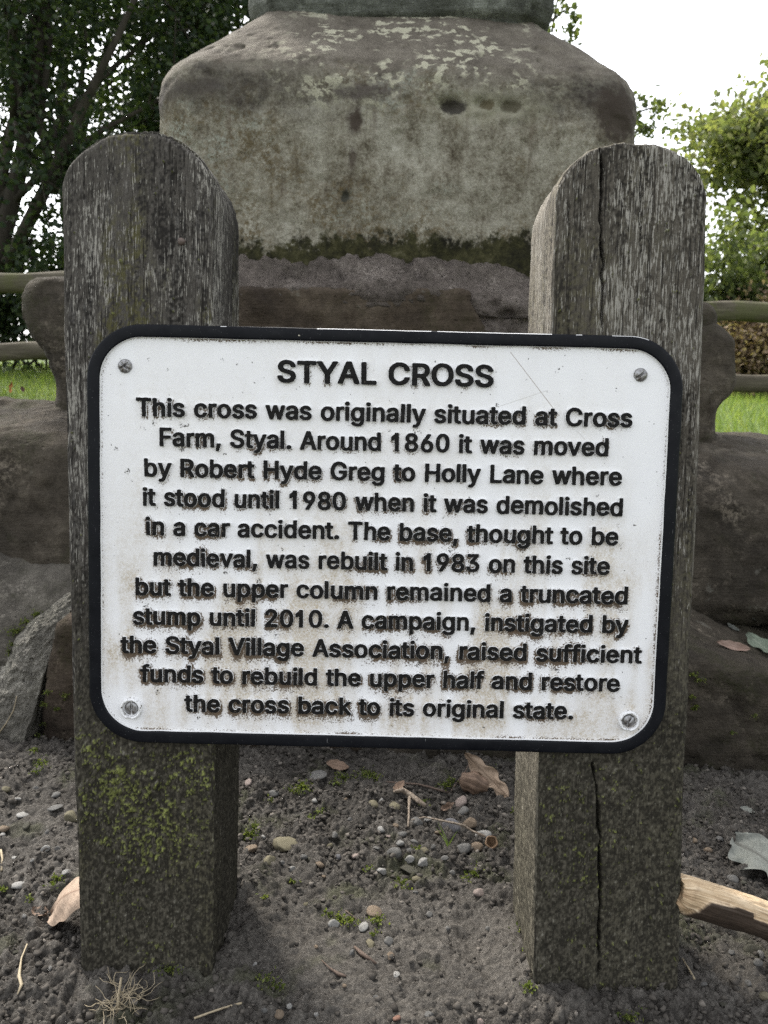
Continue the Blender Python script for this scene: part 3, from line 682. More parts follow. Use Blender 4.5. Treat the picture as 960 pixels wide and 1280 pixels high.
's': (365, '128,-20 228,-22 268,-10 303,8 335,40 346,56 355,84 355,132 350,148 335,172 316,191 272,216 156,246 136,264 135,284 144,300 156,309 188,317 220,307 232,296 245,272 260,263 280,262 320,271 344,285 346,304 330,336 300,368 256,392 224,398 208,401 172,402 136,397 80,374 56,356 37,332 21,288 21,260 30,228 37,216 69,184 104,166 132,156 216,136 232,127 240,116 241,96 232,80 220,70 192,62 168,62 137,76 115,112 100,121 80,121 36,113 17,100 13,84 18,64 44,24 76,0 100,-12'),
't': (227, '124,-16 212,-17 231,-8 239,4 230,44 220,63 204,70 164,68 157,72 151,88 151,304 156,309 204,310 220,317 227,328 227,368 224,383 212,392 153,396 151,460 147,476 132,485 68,486 52,482 41,468 39,396 -4,392 -15,384 -19,376 -19,328 -15,320 -4,312 36,309 41,304 41,72 46,48 57,28 80,5 100,-8'),
'u': (410, '136,-17 220,-19 272,1 281,-9 292,-14 356,-15 372,-11 382,-1 382,383 372,393 360,397 296,397 280,390 274,383 273,375 273,163 264,111 257,99 239,79 220,70 200,66 169,75 152,91 139,127 138,383 128,393 116,397 52,397 36,390 30,383 29,375 30,95 38,67 60,31 84,8 100,-3'),
'v': (389, '152,-16 228,-18 240,-14 250,-4 394,368 391,384 372,394 300,394 281,384 208,184 196,152 192,155 114,372 104,387 88,394 16,394 4,390 -6,380 2,348 126,24 140,-7'),
'w': (567, '128,-16 200,-18 219,-8 230,16 272,168 284,199 345,-4 356,-14 368,-18 432,-18 447,-12 454,-4 470,44 562,348 567,376 559,388 544,394 476,394 457,384 409,220 400,188 396,186 346,368 339,384 328,392 248,394 229,384 176,196 172,187 168,186 111,380 100,390 88,394 20,394 5,388 -2,380 -2,372 102,28 114,-4'),
'y': (389, '44,-157 124,-159 160,-147 176,-136 203,-109 230,-61 382,335 394,367 395,379 387,391 372,397 304,397 284,387 278,379 208,183 196,155 188,163 122,351 110,383 104,390 88,397 16,397 4,393 -6,383 -7,375 -2,359 135,-1 124,-37 108,-65 92,-73 52,-73 34,-89 21,-137 28,-148'),
' ': (280, ''),
}

# ------------------------------------------------------------------ wooden posts
def post_colour(a, v, hgt, seed, tone, greenness, lowmoss, v_mid):
    """a: metres across the face, v: metres up, hgt: grain height 0..1"""
    n = len(a)
    q3 = xyz(a, v, np.full(n, seed * 3.1))
    streak = fbm(q3 * np.array([150, 8, 1]), 4, seed + 1, 0.65)
    streak2 = fbm(q3 * np.array([400, 34, 1]), 3, seed + 2, 0.7)
    blot = fbm(q3 * np.array([22, 9, 1]), 4, seed + 3)
    gran = vnoise(q3 * np.array([520, 420, 1]), seed + 4)
    gran2 = fbm(q3 * np.array([210, 190, 1]), 3, seed + 5, 0.7)
    t = 0.40 + 0.24 * streak + 0.34 * blot + 0.22 * gran + 0.34 * (hgt - 0.5) + 0.16 * gran2 + 0.16 * streak2
    patch = fbm(q3 * np.array([24, 10, 1]) + np.stack([0.5 * gran2, 0.5 * gran, 0 * gran], 1) + 1.3 * np.stack([blot, 0 * blot, 0 * blot], 1), 3, seed + 8)
    fleck = sst(0.16, 0.46, fbm(q3 * np.array([430, 48, 1]), 3, seed + 2, 0.75) + 0.55 * patch + 0.12 * gran - 0.02)
    up = sst(v_mid - 0.14, v_mid + 0.16, v + 0.05 * blot)
    dark = np.array([.024, .022, .0195]); mid = np.array([.080, .073, .062]); lite = np.array([.36, .345, .315])
    c = dark + (mid - dark) * sst(0.08, 0.46, t)[:, None] + (lite - mid) * np.clip(0.22 * sst(0.6, 1.0, t) + 0.12 * fleck, 0, 1)[:, None]
    c = c * tone
    # lower: damp, granular, dark with pale specks
    low = np.array([.055, .050, .038]) * np.ones((n, 1))
    tl = 0.3 + 0.55 * gran2 + 0.42 * gran + 0.15 * blot
    low = low * (0.45 + 0.9 * sst(0.05, 0.7, tl))[:, None] + np.array([.18, .175, .15]) * (sst(0.72, 1.05, tl) * 0.8)[:, None]
    c = low * (1 - up)[:, None] + c * up[:, None]
    # greenish algae film in soft vertical patches of the upper part
    al = sst(0.04, 0.34, fbm(q3 * np.array([15, 5, 1]), 4, seed + 6)) * greenness * sst(-0.25, 0.35, gran2 + 0.5 * gran) * (0.25 + 0.75 * up)
    c = c * (1 - al)[:, None] + np.array([.075, .070, .024]) * al[:, None]
    global LAST_FL
    LAST_FL = np.stack([np.clip(0.46 + 0.42 * patch + 0.20 * blot + 0.10 * gran2, 0, 1) * up, 1 - up], 1)
    return c, t, gran, gran2
def wooden_post(label, outl, outr, top_y, z_bot, thick, seed, tone, greenness, moss_zone, cracks, arch_n=2.2, side_light=(1, 1)):
    OFF = 0.0125
    lo = [S(*p, OFF) for p in outl]; ro = [S(*p, OFF) for p in outr]     # (left, right) edges, top to bottom
    vt = S(0.5 * (outl[0][0] + outr[0][0]), top_y, OFF)[1]
    vs = 0.5 * (lo[0][1] + ro[0][1])                                      # spring of the rounded head
    def edge(pts, v):
        pv = sorted([(w, u) for u, w in pts]); return np.interp(v, [w for w, _ in pv], [u for _, u in pv])
    vb = z_bot
    base_u = 0.5 * (edge(lo, vb) + edge(ro, vb))
    base_w = SO + EX * float(base_u) + EY * OFF + EZ * vb
    root = thing('wooden_post', label, 'post', base_w, S_EUL)
    Nu, Nv = 150, 640
    s = np.linspace(-1, 1, Nu); s = np.sign(s) * np.abs(s) ** 0.92
    t = np.linspace(0, 1, Nv)
    SS, TT = np.meshgrid(s, t)
    archh = vt - vs
    rim_w = 1.0 + 0.018 * vnoise(xyz(s * 5, 0 * s, 0 * s + seed), seed + 9) + 0.012 * vnoise(xyz(s * 24, 0 * s, 0 * s + seed), seed + 8)
    ztop = vs + archh * (1 - np.abs(s) ** arch_n) ** (1 / arch_n) * rim_w
    def face(sv, tv, zt):
        v = vb + tv * (zt - vb)
        vv = np.minimum(v, vs)
        l, r = edge(lo, vv), edge(ro, vv)
        return (l + r) / 2 + (r - l) / 2 * sv, v
    U, Vv = face(SS, TT, ztop[None, :].repeat(Nv, 0))
    u, v = U.ravel(), Vv.ravel()
    L, Rr = edge(lo, np.minimum(v, vs)), edge(ro, np.minimum(v, vs))
    # distance to the outline (sides and head)
    e = np.minimum(np.minimum(u - L, Rr - u), (ztop[None, :].repeat(Nv, 0).ravel() - v) * 0.9 + 0.0)
    rr = 0.007 + 0.003 * vnoise(xyz(u * 40, v * 25, 0 * u + seed), seed + 12)
    k = np.clip(1 - e / rr, 0, 1) ** 2 * rr * 0.32
    v_mid = S(480, 800, OFF)[1]
    def grain(a, vv, sd):
        q3 = xyz(a, vv, np.full(len(a), sd * 1.7))
        g1 = fbm(q3 * np.array([190, 8, 1]), 4, sd + 20, 0.62)
        g2 = fbm(q3 * np.array([380, 360, 1]), 3, sd + 21, 0.7)
        upm = sst(v_mid - 0.1, v_mid + 0.15, vv)
        h = 0.5 + 0.5 * (g1 * (0.35 + 0.65 * upm) + g2 * (0.75 - 0.35 * upm))
        return h, 0.0026 * (h - 0.5) + 0.0022 * fbm(q3 * np.array([30, 10, 1]), 3, sd + 22)
    hg, dg_ = grain(u, v, seed)
    y = k - dg_ * np.clip(e / 0.006, 0, 1)
    col, tt_, gran, gran2 = post_colour(u, v, hg, seed, tone, greenness, 1, v_mid)
    FL = [LAST_FL]
    # moss specks
    for (mx, my, mrx, mry, am) in moss_zone:
        cu, cv = S(mx, my, OFF)
        m = np.exp(-(((u - cu) / (mrx * .00083)) ** 2 + ((v - cv) / (mry * .00083)) ** 2)) * am
        q3 = xyz(u, v, 0 * u + seed)
        sp = sst(0.60, 0.80, m * 0.66 + 0.75 * fbm(q3 * 190, 4, seed + 40, .8) + 0.40 * vnoise(q3 * 520, seed + 41))
        shade = (0.6 + 0.6 * sst(-.4, .6, gran2 + .4 * gran))[:, None]
        col = col * (1 - sp[:, None]) + np.array([.175, .190, .060]) * shade * sp[:, None]
        y = y - 0.0016 * sp * np.clip(e / .006, 0, 1)
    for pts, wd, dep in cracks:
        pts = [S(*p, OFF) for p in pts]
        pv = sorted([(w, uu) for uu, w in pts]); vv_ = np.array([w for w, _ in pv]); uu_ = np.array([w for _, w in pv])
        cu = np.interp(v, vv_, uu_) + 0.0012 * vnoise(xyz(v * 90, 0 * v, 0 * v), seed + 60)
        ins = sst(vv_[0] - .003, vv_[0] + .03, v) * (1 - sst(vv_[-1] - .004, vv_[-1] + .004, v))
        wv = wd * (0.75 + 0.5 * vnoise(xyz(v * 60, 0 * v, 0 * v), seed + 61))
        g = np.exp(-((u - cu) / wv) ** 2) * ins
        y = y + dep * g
        col = col * (1 - 0.85 * g)[:, None]  # shade of the deep groove painted into the colour
    x0, z0 = float(base_u), vb
    # inward push at the rounded arris
    nx = np.where(u - L < Rr - u, 1.0, -1.0) * (np.minimum(u - L, Rr - u) <= e + 1e-6)
    nz = -(np.minimum(u - L, Rr - u) > e + 1e-6).astype(float)
    Vf = np.stack([u + nx * k - x0, y, v + nz * k - z0], 1)
    Ff = grid_faces(Nu, Nv)
    # side and head strip
    lcol = np.arange(Nv) * Nu; rcol = lcol + Nu - 1; trow = (Nv - 1) * Nu + np.arange(Nu)
    bidx = np.concatenate([lcol[:-1], trow, rcol[:-1][::-1]])
    bu, bv = u[bidx], v[bidx]
    nb_ = len(bidx)
    tx = np.gradient(bu); tz = np.gradient(bv); ln = np.hypot(tx, tz) + 1e-9
    ix_, iz_ = tz / ln, -tx / ln                                          # inward normal (path runs up, over, down)
    arc = np.concatenate([[0], np.cumsum(np.hypot(np.diff(bu), np.diff(bv)))])
    Nd = 56
    dd = np.linspace(0, thick, Nd)
    SVs, SCs = [], []
    for j, dpt in enumerate(dd):
        kk = np.clip(1 - dpt / 0.008, 0, 1) ** 2 * 0.008 * 0.32
        kb = np.clip(1 - (thick - dpt) / 0.01, 0, 1) ** 2 * 0.004
        # grain along the post on the sides, along the depth over the head
        on_side = 1 - sst(vs - 0.01, vs + 0.02, bv)
        hh, ds = grain(np.full(nb_, dpt) + 0.6 + np.where(ix_ > 0, 0, 2.0), bv, seed + 5)
        hh2 = 0.5 + 0.5 * fbm(xyz(arc * 240, np.full(nb_, dpt * 14), 0 * bu), 3, seed + 70)
        hm = hh * on_side + hh2 * (1 - on_side)
        dis = (0.0024 * (hm - .5) + 0.002 * fbm(xyz(bu * 30, bv * 12, np.full(nb_, dpt * 40)), 3, seed + 71)) * min(1, dpt / .006)
        inn = kk + kb - dis
        if j == 0:
            SVs.append(Vf[bidx])
        else:
            SVs.append(np.stack([bu + ix_ * inn - x0, np.full(nb_, dpt) , bv + iz_ * inn - z0], 1))
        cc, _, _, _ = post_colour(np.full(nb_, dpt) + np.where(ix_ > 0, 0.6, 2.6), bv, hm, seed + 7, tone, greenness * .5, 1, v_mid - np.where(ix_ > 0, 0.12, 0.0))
        cc = cc * np.where(ix_ > 0, side_light[0], side_light[1])[:, None] if True else cc  # sunlit and shaded side faces put into the colour
        SCs.append(cc); FL.append(LAST_FL)
    SV = np.concatenate(SVs); SCc = np.concatenate(SCs)
    Fs = grid_faces(nb_, Nd, len(Vf))
    Fs = Fs
    # back: coarse grid
    bi = (np.arange(0, Nv, 8)[:, None] * Nu + np.linspace(0, Nu - 1, 20).astype(int)[None, :])
    Vb = Vf[bi.ravel()].copy(); Vb[:, 1] = thick
    Fb = grid_faces(20, len(range(0, Nv, 8)), len(Vf) + len(SV))[:, ::-1]
    Vall = np.concatenate([Vf, SV, Vb]); Fall = np.concatenate([Ff, Fs, Fb])
    call = np.concatenate([col, SCc, col[bi.ravel()]])
    FL.append(FL[0][bi.ravel()]); FL = np.concatenate(FL)
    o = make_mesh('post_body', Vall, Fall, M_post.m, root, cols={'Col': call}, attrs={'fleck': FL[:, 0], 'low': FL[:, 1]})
    return root, o
M_post = Mat('weathered_oak', 0.92, 0.08)
pc = M_post.attr('Col', 'Color')
pn = M_post.noise(1100, 2, 0.6)
gv = M_post.coord((900, 900, 45))
pg = M_post.noise(1.0, 3, 0.65, gv)
pc = M_post.mix(0.42, pc, M_post.ramp(pn, [(0.3, 0.2), (0.5, 0.5), (0.72, 0.85)]), 'OVERLAY')
pc = M_post.mix(0.35, pc, M_post.ramp(pg, [(0.3, 0.2), (0.5, 0.5), (0.7, 0.85)]), 'OVERLAY')
fn_ = M_post.noise(1.0, 3, 0.6, M_post.coord((760, 760, 62)))
fk = M_post.ramp(M_post.math('ADD', fn_, M_post.math('MULTIPLY', M_post.math('SUBTRACT', M_post.attr('fleck'), 0.5), 0.34)), [(0.55, 0.0), (0.60, 1.0)])
pc = M_post.mix(M_post.math('MULTIPLY', fk, M_post.math('MULTIPLY', M_post.ramp(M_post.attr('fleck'), [(0.02, 0.0), (0.2, 1.0)]), 0.82)), pc, (.315, .30, .265))
gvn = M_post.noise(1.0, 3, 0.6, M_post.coord((520, 520, 16)))
pc = M_post.mix(M_post.math('MULTIPLY', M_post.ramp(gvn, [(0.36, 1.0), (0.45, 0.0)]), M_post.math('SUBTRACT', 0.85, M_post.math('MULTIPLY', M_post.attr('low'), 0.3))), pc, (.018, .016, .014))
ln_ = M_post.noise(1.0, 3, 0.7, M_post.coord((640, 640, 250)))
pc = M_post.mix(M_post.math('MULTIPLY', M_post.ramp(ln_, [(0.62, 0.0), (0.68, 1.0)]), M_post.math('MULTIPLY', M_post.attr('low'), 0.65)), pc, (.18, .172, .135))
pc = M_post.mix(M_post.math('MULTIPLY', M_post.ramp(ln_, [(0.34, 1.0), (0.42, 0.0)]), M_post.math('MULTIPLY', M_post.attr('low'), 0.7)), pc, (.014, .013, .011))
M_post.color(pc)
M_post.bump(M_post.math('ADD', pn, pg), 0.35, 0.0014)

zb = -0.60
pl, plm = wooden_post('weathered post with the rounded top under the dark trees, dense green moss below the sign',
    [(75.5, 248), (78, 400), (91, 935), (99, 1190)], [(268.5, 252), (266.5, 420), (271, 935), (268, 1200)], 162.5, zb, 0.150, 101, np.array([.92, .92, .95]), 0.75,
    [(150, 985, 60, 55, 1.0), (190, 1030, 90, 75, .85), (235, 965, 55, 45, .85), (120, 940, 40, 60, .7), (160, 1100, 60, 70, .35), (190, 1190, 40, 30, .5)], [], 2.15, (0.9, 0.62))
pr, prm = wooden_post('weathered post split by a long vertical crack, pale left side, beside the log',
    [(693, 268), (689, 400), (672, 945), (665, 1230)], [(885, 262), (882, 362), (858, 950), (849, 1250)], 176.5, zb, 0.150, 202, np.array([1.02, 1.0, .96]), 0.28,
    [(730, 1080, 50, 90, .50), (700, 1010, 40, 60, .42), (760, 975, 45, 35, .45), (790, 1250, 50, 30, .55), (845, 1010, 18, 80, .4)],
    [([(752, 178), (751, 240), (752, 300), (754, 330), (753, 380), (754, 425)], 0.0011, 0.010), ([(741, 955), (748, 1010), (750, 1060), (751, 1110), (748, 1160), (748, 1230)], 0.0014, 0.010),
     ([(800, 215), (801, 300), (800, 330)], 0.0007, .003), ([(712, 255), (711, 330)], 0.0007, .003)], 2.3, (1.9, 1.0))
# nail in the left post
M_rust = Mat('rusty_iron', 0.7, 0.4)
M_rust.color(M_rust.mix(M_rust.noise(300), (.06, .045, .04), (.17, .13, .11)))
nu_, nw_ = S(227, 302, 0.0125)
nb = MB()
V, Fc = [], []
ring_prof = [(0.0, -0.0046), (0.0016, -0.0044), (0.0030, -0.0034), (0.0037, -0.0018), (0.0036, 0.004)]
for r_, y_ in ring_prof:
    for k in range(16):
        a = 2 * math.pi * k / 16; rr_ = r_ * (1 + 0.08 * math.sin(3 * a + 1)); V.append((rr_ * math.cos(a), y_, rr_ * math.sin(a)))
for j in range(len(ring_prof) - 1):
    for k in range(16): Fc.append((j * 16 + k, j * 16 + (k + 1) % 16, (j + 1) * 16 + (k + 1) % 16, (j + 1) * 16 + k))
nail = make_mesh('nail', np.array(V), Fc, M_rust.m, pl)
nail.location = pl.matrix_basis.inverted() @ (SO + EX * nu_ + EY * 0.0125 + EZ * nw_)

# ------------------------------------------------------------------ the sign
SIGN = thing('sign_plate', 'white cast metal information sign with raised black letters and black rim', 'sign', SO, S_EUL)
HW, HH, RAD = 0.3005, 0.2160, 0.056
def rrect(o, n=18):
    hw, hh, r = HW - o, HH - o, max(RAD - o, 0.002)
    pts = []
    for cx, cz, a0 in ((hw - r, hh - r, 0), (-(hw - r), hh - r, 90), (-(hw - r), -(hh - r), 180), (hw - r, -(hh - r), 270)):
        for k in range(n + 1):
            a = R(a0 + 90 * k / n); pts.append((cx + r * math.cos(a), cz + r * math.sin(a)))
    # extra points along the straights so that small dents show
    out = []
    for i in range(len(pts)):
        a, b = pts[i], pts[(i + 1) % len(pts)]
        m = max(1, int(math.hypot(a[0] - b[0], a[1] - b[1]) / 0.006))
        for k in range(m): out.append((a[0] + (b[0] - a[0]) * k / m, a[1] + (b[1] - a[1]) * k / m))
    return out
rp = [(0.0006, 0.0115), (0.0, 0.0100), (0.0, 0.0016), (0.0002, 0.0009), (0.0008, 0.0003), (0.0016, 0.0), (0.0040, -0.0001), (0.0110, 0.0), (0.0122, 0.0003), (0.0128, 0.0012), (0.0133, 0.0046)]
# outline sampled once, inset along its own normal
o0 = np.array(rrect(0.0)); NR = len(o0)
tg = np.roll(o0, -1, 0) - np.roll(o0, 1, 0); tg /= np.linalg.norm(tg, axis=1, keepdims=True)
inn = np.stack([-tg[:, 1], tg[:, 0]], 1)
RV = []
for (ofs, yy) in rp:
    wob = 0.0004 * fbm(xyz(o0[:, 0] * 40, o0[:, 1] * 40, np.full(NR, ofs * 300)), 3, 301)
    q2 = o0 + inn * (ofs + wob)[:, None]
    RV.append(np.stack([q2[:, 0], yy + 0.5 * wob, q2[:, 1]], 1))
RV = np.concatenate(RV)
i0 = np.arange((len(rp) - 1) * NR).reshape(-1, NR); i1 = np.roll(i0, -1, 1)
RF = [tuple(f) for f in np.stack([i0, i1, i1 + NR, i0 + NR], 2).reshape(-1, 4)] + [tuple(range(NR))]
M_rim = Mat('black_enamel', 0.35, 0.13)
ch = M_rim.noise(85, 4, 0.55)
sp_ = M_rim.noise(900, 2, 0.5)
cc = M_rim.mix(M_rim.ramp(M_rim.noise(25, 5), [(.3, 0.0), (.7, 1.0)]), (.0025, .003, .0048), (.0065, .0072, .0095))
cc = M_rim.mix(M_rim.ramp(sp_, [(0.70, 0.0), (0.74, 0.5)]), cc, (.25, .25, .25))
cc = M_rim.mix(M_rim.ramp(ch, [(0.735, 0.0), (0.75, 1.0)]), cc, (.50, .47, .38))
sc_ = M_rim.noise(1.0, 2, 0.5, M_rim.coord((700, 700, 60), rot=(0, R(35), 0)))
cc = M_rim.mix(M_rim.math('MULTIPLY', M_rim.ramp(sc_, [(0.72, 0.0), (0.76, 0.5)]), M_rim.ramp(M_rim.noise(30), [(.5, 0.0), (.6, 1.0)])), cc, (.3, .3, .3))
M_rim.color(cc)
M_rim.rough(M_rim.ramp(M_rim.noise(60, 4), [(0.3, 0.26), (0.7, 0.55)]))
M_glint = Mat('worn_pale_edge', 0.4, 0.4)
M_glint.color(M_glint.mix(M_glint.noise(200, 3), (.62, .62, .61), (.80, .80, .80)))
rim = make_mesh('rim', RV, RF, [M_rim.m, M_glint.m], SIGN)
npoly = (len(rp) - 1) * NR
mi = np.zeros(len(rim.data.polygons), np.int32)
glint_n = fbm(xyz(o0[:, 0] * 24, o0[:, 1] * 24, 0 * o0[:, 0]), 3, 333) 
mi[9 * NR:10 * NR] = 1                                   # inner arris: white edge highlight painted on
mi[3 * NR:4 * NR] = (glint_n > -0.35) & (o0[:, 1] > HH - 0.004) & (o0[:, 0] > -0.16)            # outer arris along the top: lit edge painted as a pale line
rim.data.polygons.foreach_set('material_index', mi)
bpy.context.view_layer.update()

# lettering
LINES = [("This cross was originally situated at Cross", 170, 520, 790.6, 534.5), ("Farm, Styal. Around 1860 it was moved", 199, 557.5, 760.6, 570.5),
    ("by Robert Hyde Greg to Holly Lane where", 180, 595.5, 777.5, 607), ("it stood until 1980 when it was demolished", 178, 632, 778.6, 645.5),
    ("in a car accident. The base, thought to be", 182, 669, 773, 682), ("medieval, was rebuilt in 1983 on this site", 191.7, 707, 762.3, 718.6),
    ("but the upper column remained a truncated", 169, 744, 784.8, 755.5), ("stump until 2010. A campaign, instigated by", 165.6, 780.5, 786, 792),
    ("the Styal Village Association, raised sufficient", 150, 816, 802.5, 829.5), ("funds to rebuild the upper half and restore", 174.7, 852.5, 775, 864.9),
    ("the cross back to its original state.", 230, 889.5, 716.7, 899.5)]
def glyph_mesh(ch):
    adv, src = GLYPHS[ch]
    cu = bpy.data.curves.new('g', 'CURVE'); cu.dimensions = '2D'; cu.fill_mode = 'BOTH'
    cu.extrude = 0.026; cu.bevel_depth = 0.018; cu.bevel_resolution = 1; cu.offset = -0.006
    for pl_ in src.split('|'):
        pts = [tuple(map(float, a.split(','))) for a in pl_.split()]
        dense = []
        for i in range(len(pts)):
            a, b = pts[i], pts[(i + 1) % len(pts)]
            m = max(1, int(math.hypot(a[0] - b[0], a[1] - b[1]) / 32))
            for k in range(m): dense.append((a[0] + (b[0] - a[0]) * k / m, a[1] + (b[1] - a[1]) * k / m))
        sp = cu.splines.new('POLY'); sp.points.add(len(dense) - 1); sp.use_cyclic_u = True
        for q, pt in zip(dense, sp.points): pt.co = (q[0] / 1000, q[1] / 1000, 0, 1)
    ob = bpy.data.objects.new('g', cu); COL.objects.link(ob)
    bpy.context.view_layer.update()
    dg = bpy.context.evaluated_depsgraph_get()
    me = ob.evaluated_get(dg).to_mesh()
    V = np.array([v.co[:] for v in me.vertices]); Fc = [tuple(p.vertices) for p in me.polygons]
    nz = [abs(p.normal.z) for p in me.polygons]
    ob.evaluated_get(dg).to_mesh_clear()
    bpy.data.objects.remove(ob); bpy.data.curves.remove(cu)
    return V, Fc, nz
GM = {}
LET_OFF = 0.0008
outline_pts = []
def set_line(text, x0, y0, x1, y1, cap, mb, track=0.012):
    A, B = np.array(S(x0, y0, LET_OFF)), np.array(S(x1, y1, LET_OFF))
    pen = 0.0; place = []
    for ch in text:
        if ch != ' ':
            if ch not in GM: GM[ch] = glyph_mesh(ch)
            place.append((ch, pen)); pen += GLYPHS[ch][0] / 1000 + track
        else: pen += 0.235
    lo = GM[place[0][0]][0][:, 0].min() + place[0][1]
    hi = GM[place[-1][0]][0][:, 0].max() + place[-1][1]
    ux = B - A; W_ = np.linalg.norm(ux); ux /= W_; uy = np.array([-ux[1], ux[0]])
    sx = W_ / (hi - lo); sy = cap / 0.544
    for i, (ch, px0) in enumerate(place):
        V, Fc, nz = GM[ch]
        gx_ = (V[:, 0] + px0 - lo) * sx; gy_ = (V[:, 1] + 0.018) * sy
        tilt = 0.012 * rng.standard_normal(); dyy = 0.00016 * rng.standard_normal()
        P2 = A[None] + ux[None] * (gx_ + tilt * gy_)[:, None] + uy[None] * (gy_ + dyy)[:, None]
        q3 = xyz(P2[:, 0], P2[:, 1], V[:, 2] * 0.02)
        jx = 0.00028 * fbm(q3 * 420, 2, 401, .7); jy = 0.00028 * fbm(q3 * 420, 2, 402, .7)
        # z in glyph space +-0.044 -> 3.4 mm of relief
        yy = LET_OFF + 0.0018 - V[:, 2] / 0.044 * 0.0019 + 0.00005 * (i % 3) + 0.00035 * fbm(q3 * 300, 2, 403)
        mb.add([tuple(r) for r in np.stack([P2[:, 0] + jx, yy, P2[:, 1] + jy], 1)], Fc)
        mb.mi += [1 if z < 0.8 else 0 for z in nz]
        outline_pts.extend([tuple(r) for r in P2[::2]])
M_black = Mat('black_letter_paint', 0.55, 0.12)
lc = M_black.mix(M_black.ramp(M_black.noise(500, 4, 0.7), [(0.35, 0.0), (0.7, 1.0)]), (.004, .004, .004), (.014, .013, .012))
lc = M_black.mix(M_black.math('MULTIPLY', M_black.ramp(M_black.noise(420, 3, 0.6), [(0.66, 0.0), (0.72, 0.75)]), M_black.ramp(M_black.noise(22, 3), [(0.45, 0.0), (0.62, 1.0)])), lc, (.20, .17, .13))
M_black.color(lc)
M_black.bump(M_black.noise(800, 3), 0.4, 0.0006)
M_side = Mat('letter_edge_paint', 0.6, 0.4)
M_side.color(M_side.mix(M_side.ramp(M_side.noise(350, 4, 0.7), [(0.56, 0.0), (0.64, 1.0)]), (.80, .80, .79), (.10, .085, .065)))
def lettering(name, lines):
    mb = MB(); mb.mi = []
    for l in lines: set_line(*l, mb)
    o = mb.build(name, [M_black.m, M_side.m], SIGN, smooth=False)
    o.data.polygons.foreach_set('material_index', np.array(mb.mi, np.int32))
    return o
lettering('heading_lettering', [("STYAL CROSS", 346, 478, 617.5, 484, 0.0222)])
lettering('text_lettering', [l + (0.0186,) for l in LINES])

# white panel with grime held where dirt collects under and round the raised letters
NPx, NPz = 360, 260
zsn = np.linspace(-(HH - 0.008), HH - 0.008, NPz)
ri = RAD - 0.008
dzc = np.clip(np.abs(zsn) - (HH - 0.008 - ri), 0, None)
um = (HW - 0.008 - ri) + np.sqrt(np.maximum(ri * ri - dzc ** 2, 0))
PU = np.linspace(-1, 1, NPx)[None, :] * um[:, None]; PZ = zsn[:, None].repeat(NPx, 1)
pu, pzz = PU.ravel(), PZ.ravel()
kd = KDTree(len(outline_pts))
for i, p_ in enumerate(outline_pts): kd.insert((p_[0], p_[1], 0), i)
kd.balance()
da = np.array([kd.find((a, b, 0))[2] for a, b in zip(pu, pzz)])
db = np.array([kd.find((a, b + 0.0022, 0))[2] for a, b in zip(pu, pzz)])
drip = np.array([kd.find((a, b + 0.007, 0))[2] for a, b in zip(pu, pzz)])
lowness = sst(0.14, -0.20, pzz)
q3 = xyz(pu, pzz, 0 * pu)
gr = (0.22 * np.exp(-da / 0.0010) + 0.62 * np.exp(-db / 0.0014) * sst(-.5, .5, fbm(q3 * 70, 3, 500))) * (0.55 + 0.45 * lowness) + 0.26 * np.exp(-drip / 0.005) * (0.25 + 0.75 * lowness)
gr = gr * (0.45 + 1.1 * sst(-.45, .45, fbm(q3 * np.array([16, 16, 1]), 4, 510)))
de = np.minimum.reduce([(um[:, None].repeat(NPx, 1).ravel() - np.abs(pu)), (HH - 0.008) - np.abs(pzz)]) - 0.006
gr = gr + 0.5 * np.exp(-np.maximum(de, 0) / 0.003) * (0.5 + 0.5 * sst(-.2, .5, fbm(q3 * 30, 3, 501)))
stain = 2.5 * (0.15 + 0.88 * sst(0.10, -0.16, pzz)) * sst(-0.45, 0.55, fbm(q3 * np.array([26, 9, 1]), 4, 502) + 0.35 * fbm(q3 * np.array([120, 14, 1]), 3, 503)) * (0.35 + 0.65 * np.exp(-np.maximum(da - .004, 0) / 0.012))
M_white = Mat('white_enamel', 0.38, 0.5)
base_c = M_white.mix(M_white.noise(14, 4), (.80, .80, .805), (.71, .71, .715))
stc = M_white.mix(M_white.noise(60, 5, 0.7), (.34, .275, .18), (.52, .455, .35))
stn = M_white.ramp(M_white.noise(620, 4, 0.75), [(0.33, 0.15), (0.62, 1.0)])
cw = M_white.mix(M_white.math('MULTIPLY', stn, M_white.math('MULTIPLY', M_white.attr('stain'), M_white.ramp(M_white.noise(150, 5, 0.75), [(0.3, 0.3), (0.7, 1.0)]), True), True), base_c, stc)
spk = M_white.noise(850, 3, 0.6)
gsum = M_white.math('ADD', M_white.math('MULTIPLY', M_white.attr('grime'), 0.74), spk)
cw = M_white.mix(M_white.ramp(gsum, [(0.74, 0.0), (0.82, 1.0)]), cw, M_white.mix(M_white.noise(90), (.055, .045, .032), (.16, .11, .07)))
spk2 = M_white.noise(330, 2, 0.5)
cw = M_white.mix(M_white.ramp(spk2, [(0.745, 0.0), (0.765, 0.85)]), cw, (.08, .075, .07))
bigspk = M_white.noise(75, 2, 0.4)
cw = M_white.mix(M_white.math('MULTIPLY', M_white.ramp(bigspk, [(0.715, 0.0), (0.73, 1.0)]), M_white.ramp(M_white.noise(600, 3), [(0.5, 0.0), (0.58, 1.0)])), cw, (.06, .055, .05))
